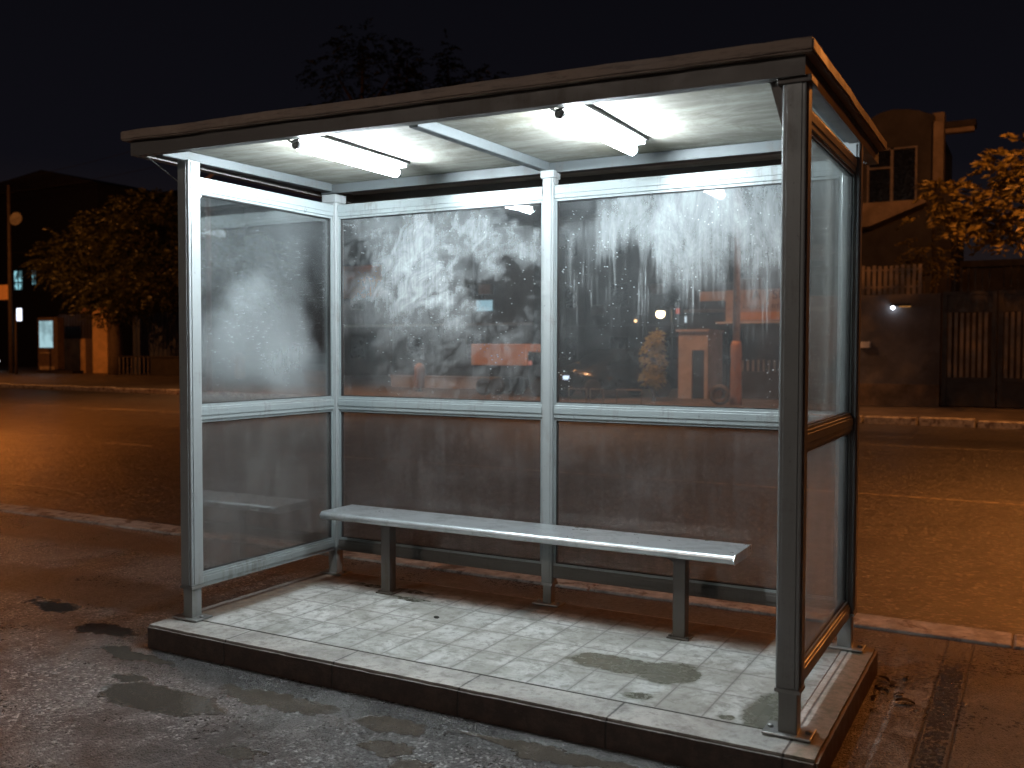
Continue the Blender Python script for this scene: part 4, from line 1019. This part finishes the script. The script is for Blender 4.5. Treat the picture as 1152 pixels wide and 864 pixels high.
for i in range(n-1):
    v=[bm.verts.new(c) for c in((pr[i][0],pr[i][1],ZP),(pr[i+1][0],pr[i+1][1],ZP),(pr[i+1][0],pr[i+1][1],z1_),(pr[i][0],pr[i][1],z1_))]; bm.faces.new(v)
bmesh.ops.remove_doubles(bm,verts=bm.verts,dist=.001); bmesh.ops.solidify(bm,geom=bm.faces[:],thickness=.01)
U(link('sheet',bm,plain('blue_sheet_metal',(.035,.045,.085),.45,.2,bump=0),g2))
g3=root('railing','dark picket railing at the foot of the blue fence','railing',(X(165,35.5),35.5,ZP)); U=under(g3)
U(pickets('bars',SLAT,g3,X(134,35.5),X(168,35.5),35.5,ZP+.05,Zh(150,402,35.5),.36,.05,.05)); U(B('rail',IRON,g3,(X(134,35.5),X(232,35.5),35.5,35.56,Zh(150,402,35.5),Zh(150,401,35.5)+.03),(X(134,35.5),X(232,35.5),35.5,35.56,ZP,ZP+.05)))
U(B('low_panel',IRON,g3,(X(168,35.5),X(232,35.5),35.6,35.7,ZP,Zh(150,402,35.5))))
# poles, wires, small signs
POLEK=plain('dark_wood_pole',(.06,.045,.035),.8,bump=0)
up,ux,uz=mast('utility_pole',13,34,208,.13,'dark wooden utility pole at the far left carrying wires','pole',POLEK); U=under(up)
bm=bmesh.new(); p=at(21,247,33.8); lathe(bm,[(.02,0),(.25,.03),(.42,.12),(.43,.14),(.40,.14),(.24,.06),(.02,.05)],0,0,18); o=link('dish',bm,plain('grey_dish',(.16,.15,.14),.6,bump=0),up,smooth=True); o.location=Vector((p.x,33.7,p.z))-up.location; o.rotation_euler=(R(80),0,R(20))
mast('utility_pole',18.5,33,352,.07,'short dark post just right of the wooden utility pole','pole',POLEK)
signbox('hanging_sign','small blank ochre sign by the utility pole at the left edge','sign',-4,11.5,321,337.5,34.5,plain('ochre_sign',(.95,.55,.25),.6,var=.1,bump=0))
r_=root('lit_sign','small rounded white lit sign by the left pole','sign',(X(25,36.2),36.2,Zh(25,354,36.2))); U=under(r_); x_,z_=r_.location.x,r_.location.z
bm=bmesh.new(); box(bm,x_-.24,x_+.24,36.0,36.1,z_-.42,z_+.42,bev=.045,seg=3); U(link('face',bm,glow('oval_sign_light',(.8,.85,1),2.2),r_)); U(B('bracket',IRON,r_,(x_-.6,x_+.2,36.12,36.17,z_-.03,z_+.03)))
WIRE=plain('wire_black',(.03,.03,.03),.6,bump=0)
def wire(a,b,sag,label):
    bm=bmesh.new(); a=Vector(a); b=Vector(b)
    tube(bm,[a.lerp(b,t)+Vector((0,0,-sag*4*t*(1-t))) for t in [i/24 for i in range(25)]],.016,5)
    tag(link('overhead_wire',bm,WIRE),label,'wire','overhead wires')
top=Vector((ux,34,uz))
wire(top+Vector((-25,3,1.2)),at(260,135,50),1.0,'highest faint overhead wire at the upper left')
wire(top+Vector((-20,2,.4)),at(230,175,50),.6,'second overhead wire crossing the sky left of the roof')
wire(top,at(70,205,60),.3,'overhead wire leaving the top of the left utility pole')
wire(top+Vector((0,0,-4.2)),at(110,277,40),.2,'low overhead wire running from the left pole to the tree')

# ---- distant lamps
def small_lamp(px,py,Y,h,label,c,s,rad,power=0,head='lantern'):
    p=at(px,py,Y); r=root('street_lamp',label,'street lamp',(p.x,Y,ZP),0,'street lamps along the far side'); U=under(r)
    bm=bmesh.new(); tube(bm,[(p.x+.5,Y+.3,ZP),(p.x+.5,Y+.3,p.z+.3),(p.x,Y,p.z+.35)],.06,8); U(link('pole',bm,IRON,r))
    bm=bmesh.new(); lathe(bm,[(rad*.9,p.z+.12),(rad*1.4,p.z+.16),(rad*.6,p.z+.34)],p.x,Y,12); U(link('hood',bm,IRON,r))
    bm=bmesh.new(); bmesh.ops.create_uvsphere(bm,u_segments=14,v_segments=8,radius=rad,matrix=Matrix.Translation((p.x,Y,p.z))); U(link('bulb',bm,glow('lamp_bulb',c,s),r,smooth=True))
    return p
small_lamp(743,353,41,0,'small glowing street lamp low behind the right back pane',(1,.72,.42),14,.22)
small_lamp(715,361,44,0,'tiny dim orange lamp left of the glowing street lamp',(1,.55,.25),4,.08)
signbox('lit_sign','small white lit sign just right of the glowing street lamp','sign',770,778,356,363,34,glow('small_white_sign',(.8,.9,1),1.2))
signbox('lit_sign','small red lit sign above the white lit sign','sign',760,764,347,353,34.2,glow('small_red_sign',(1,.15,.08),.5))
# what the right end pane mirrors: lamp and shop light far down the right side
small_lamp(1290,345,62,0,'street lamp far down the right side of the road',(1,.75,.45),16,.28)

# ================================================================== STREET LIGHTING (lamps on masts; the one behind the viewer is added fill)
PALEP=plain('pale_pole_paint',(.34,.27,.24),.5,bump=0)
def street_light(base,head,label,power,colr,cone=150,spill=0):
    b=Vector(base); h=Vector(head); r=root('street_lamp',label,'street lamp',b,0,'tall sodium street lamps'); U=under(r)
    bm=bmesh.new(); tube(bm,[b,b+Vector((0,0,h.z-b.z-.6)),b.lerp(h,.25)+Vector((0,0,(h.z-b.z)*.75-.05)),h+Vector((0,0,.12))],[.11,.08,.06,.045],12); U(link('mast',bm,PALEP,r,smooth=True))
    if 'painted base' in label:
        zb=Zh(828,384,23); bm=bmesh.new(); lathe(bm,[(.17,ZP+.002),(.17,ZP+.3),(.145,zb-.5),(.162,zb-.42),(.153,zb-.12),(.13,zb)],b.x,b.y,14); U(link('base_sleeve',bm,ORN,r,smooth=True))
    d=(h-b); a=math.atan2(d.y,d.x)
    bm=bmesh.new(); b2=bmesh.new(); box(b2,-.1,.62,-.16,.16,.0,.16,bev=.05,seg=3); merge(bm,b2,Matrix.Translation(h)@Matrix.Rotation(a,4,'Z')); U(link('lantern',bm,STEEL,r,smooth=True))
    bm=bmesh.new(); b2=bmesh.new(); box(b2,.08,.55,-.12,.12,-.03,-.002,bev=.01); merge(bm,b2,Matrix.Translation(h)@Matrix.Rotation(a,4,'Z')); U(link('lens',bm,glow('sodium_lens',colr,40),r))
    for kind_,pw in (('POINT' if cone>=160 else 'SPOT',power),)+((('POINT',spill),) if spill else ()):
        ld=bpy.data.lights.new('lamp_light',kind_); ld.energy=pw; ld.color=colr; ld.shadow_soft_size=.14
        if kind_=='SPOT': ld.spot_size=R(cone); ld.spot_blend=.9
        lo=bpy.data.objects.new('lamp_light',ld); col.objects.link(lo); lo.parent=r; lo.location=h+Vector((math.cos(a)*.3,math.sin(a)*.3,-.18))-b
    return r
SOD=(1.0,.265,.036)
street_light((8.0,1.2,ZP),(5.9,5.9,5.8),'tall sodium street lamp beyond the right edge of the photo',900,SOD,104,190)
street_light((8.2,ky(8.2)+.9,ZP),(5.3,17.3,8.3),'second sodium street lamp farther along the right side, near the tree',1700,(1,.33,.07),176)
street_light((-21.5,1.2,ZP),(-18.8,9.6,7.6),'tall sodium street lamp beyond the left edge of the photo',4000,SOD,142,300)
street_light((-52,ky(-52)+.9,ZP),(-47,ky(-47)-2.6,9.0),'tall sodium street lamp far down the left side of the road',4200,(1,.33,.07),176)
street_light((X(828,23),23,ZP),(-6.8,21.6,8.2),'tall thin street lamp with an orange painted base seen through the right back pane',2300,(1,.43,.18),126)
street_light((-22.5,ky(-22)+.9,ZP),(-19.5,22.5,8.2),'street lamp behind the left end pane, its head hidden by the roof',2600,(1,.43,.16),130)
street_light((-5.5,-17,ZP),(-3.5,-14.5,8.2),'unseen warm white fill lamp added on a mast behind the viewer',1050,(1,.84,.72),177)  # added fill, lifts the dark front faces and the roof lip

# ================================================================== SKY
wd=bpy.data.worlds.new('World'); sc.world=wd; wd.use_nodes=True; nt=wd.node_tree; nt.nodes.clear()
o=nt.nodes.new('ShaderNodeOutputWorld'); bg=nt.nodes.new('ShaderNodeBackground'); tc=nt.nodes.new('ShaderNodeTexCoord'); sp=nt.nodes.new('ShaderNodeSeparateXYZ')
cr=nt.nodes.new('ShaderNodeValToRGB'); nt.links.new(tc.outputs['Generated'],sp.inputs[0]); nt.links.new(sp.outputs[2],cr.inputs[0])
e=cr.color_ramp.elements; e[0].position=.0; e[0].color=(.020,.0135,.0130,1); e[1].position=.6; e[1].color=(.0022,.0022,.0032,1)
m_=cr.color_ramp.elements.new(.18); m_.color=(.0050,.0048,.0075,1)
sky=nt.nodes.new('ShaderNodeTexSky'); sky.sky_type='NISHITA'; sky.sun_disc=False; sky.sun_elevation=R(-8); sky.sun_rotation=R(200)
ad_=nt.nodes.new('ShaderNodeMix'); ad_.data_type='RGBA'; ad_.blend_type='ADD'; ad_.inputs[0].default_value=.02
nt.links.new(cr.outputs[0],ad_.inputs[6]); nt.links.new(sky.outputs[0],ad_.inputs[7])
nt.links.new(ad_.outputs[2],bg.inputs[0]); bg.inputs[1].default_value=.85; nt.links.new(bg.outputs[0],o.inputs[0])

# ================================================================== render settings
sc.view_settings.view_transform='Standard'; sc.view_settings.look='None'; sc.view_settings.gamma=1; sc.view_settings.exposure=0; sc.view_settings.use_curve_mapping=False
cy=sc.cycles; cy.use_denoising=True
try: cy.denoiser='OPENIMAGEDENOISE'
except Exception: pass
cy.max_bounces=10; cy.transparent_max_bounces=24; cy.diffuse_bounces=4; cy.glossy_bounces=4; cy.sample_clamp_indirect=6; cy.sample_clamp_direct=0
cy.caustics_reflective=False; cy.caustics_refractive=False
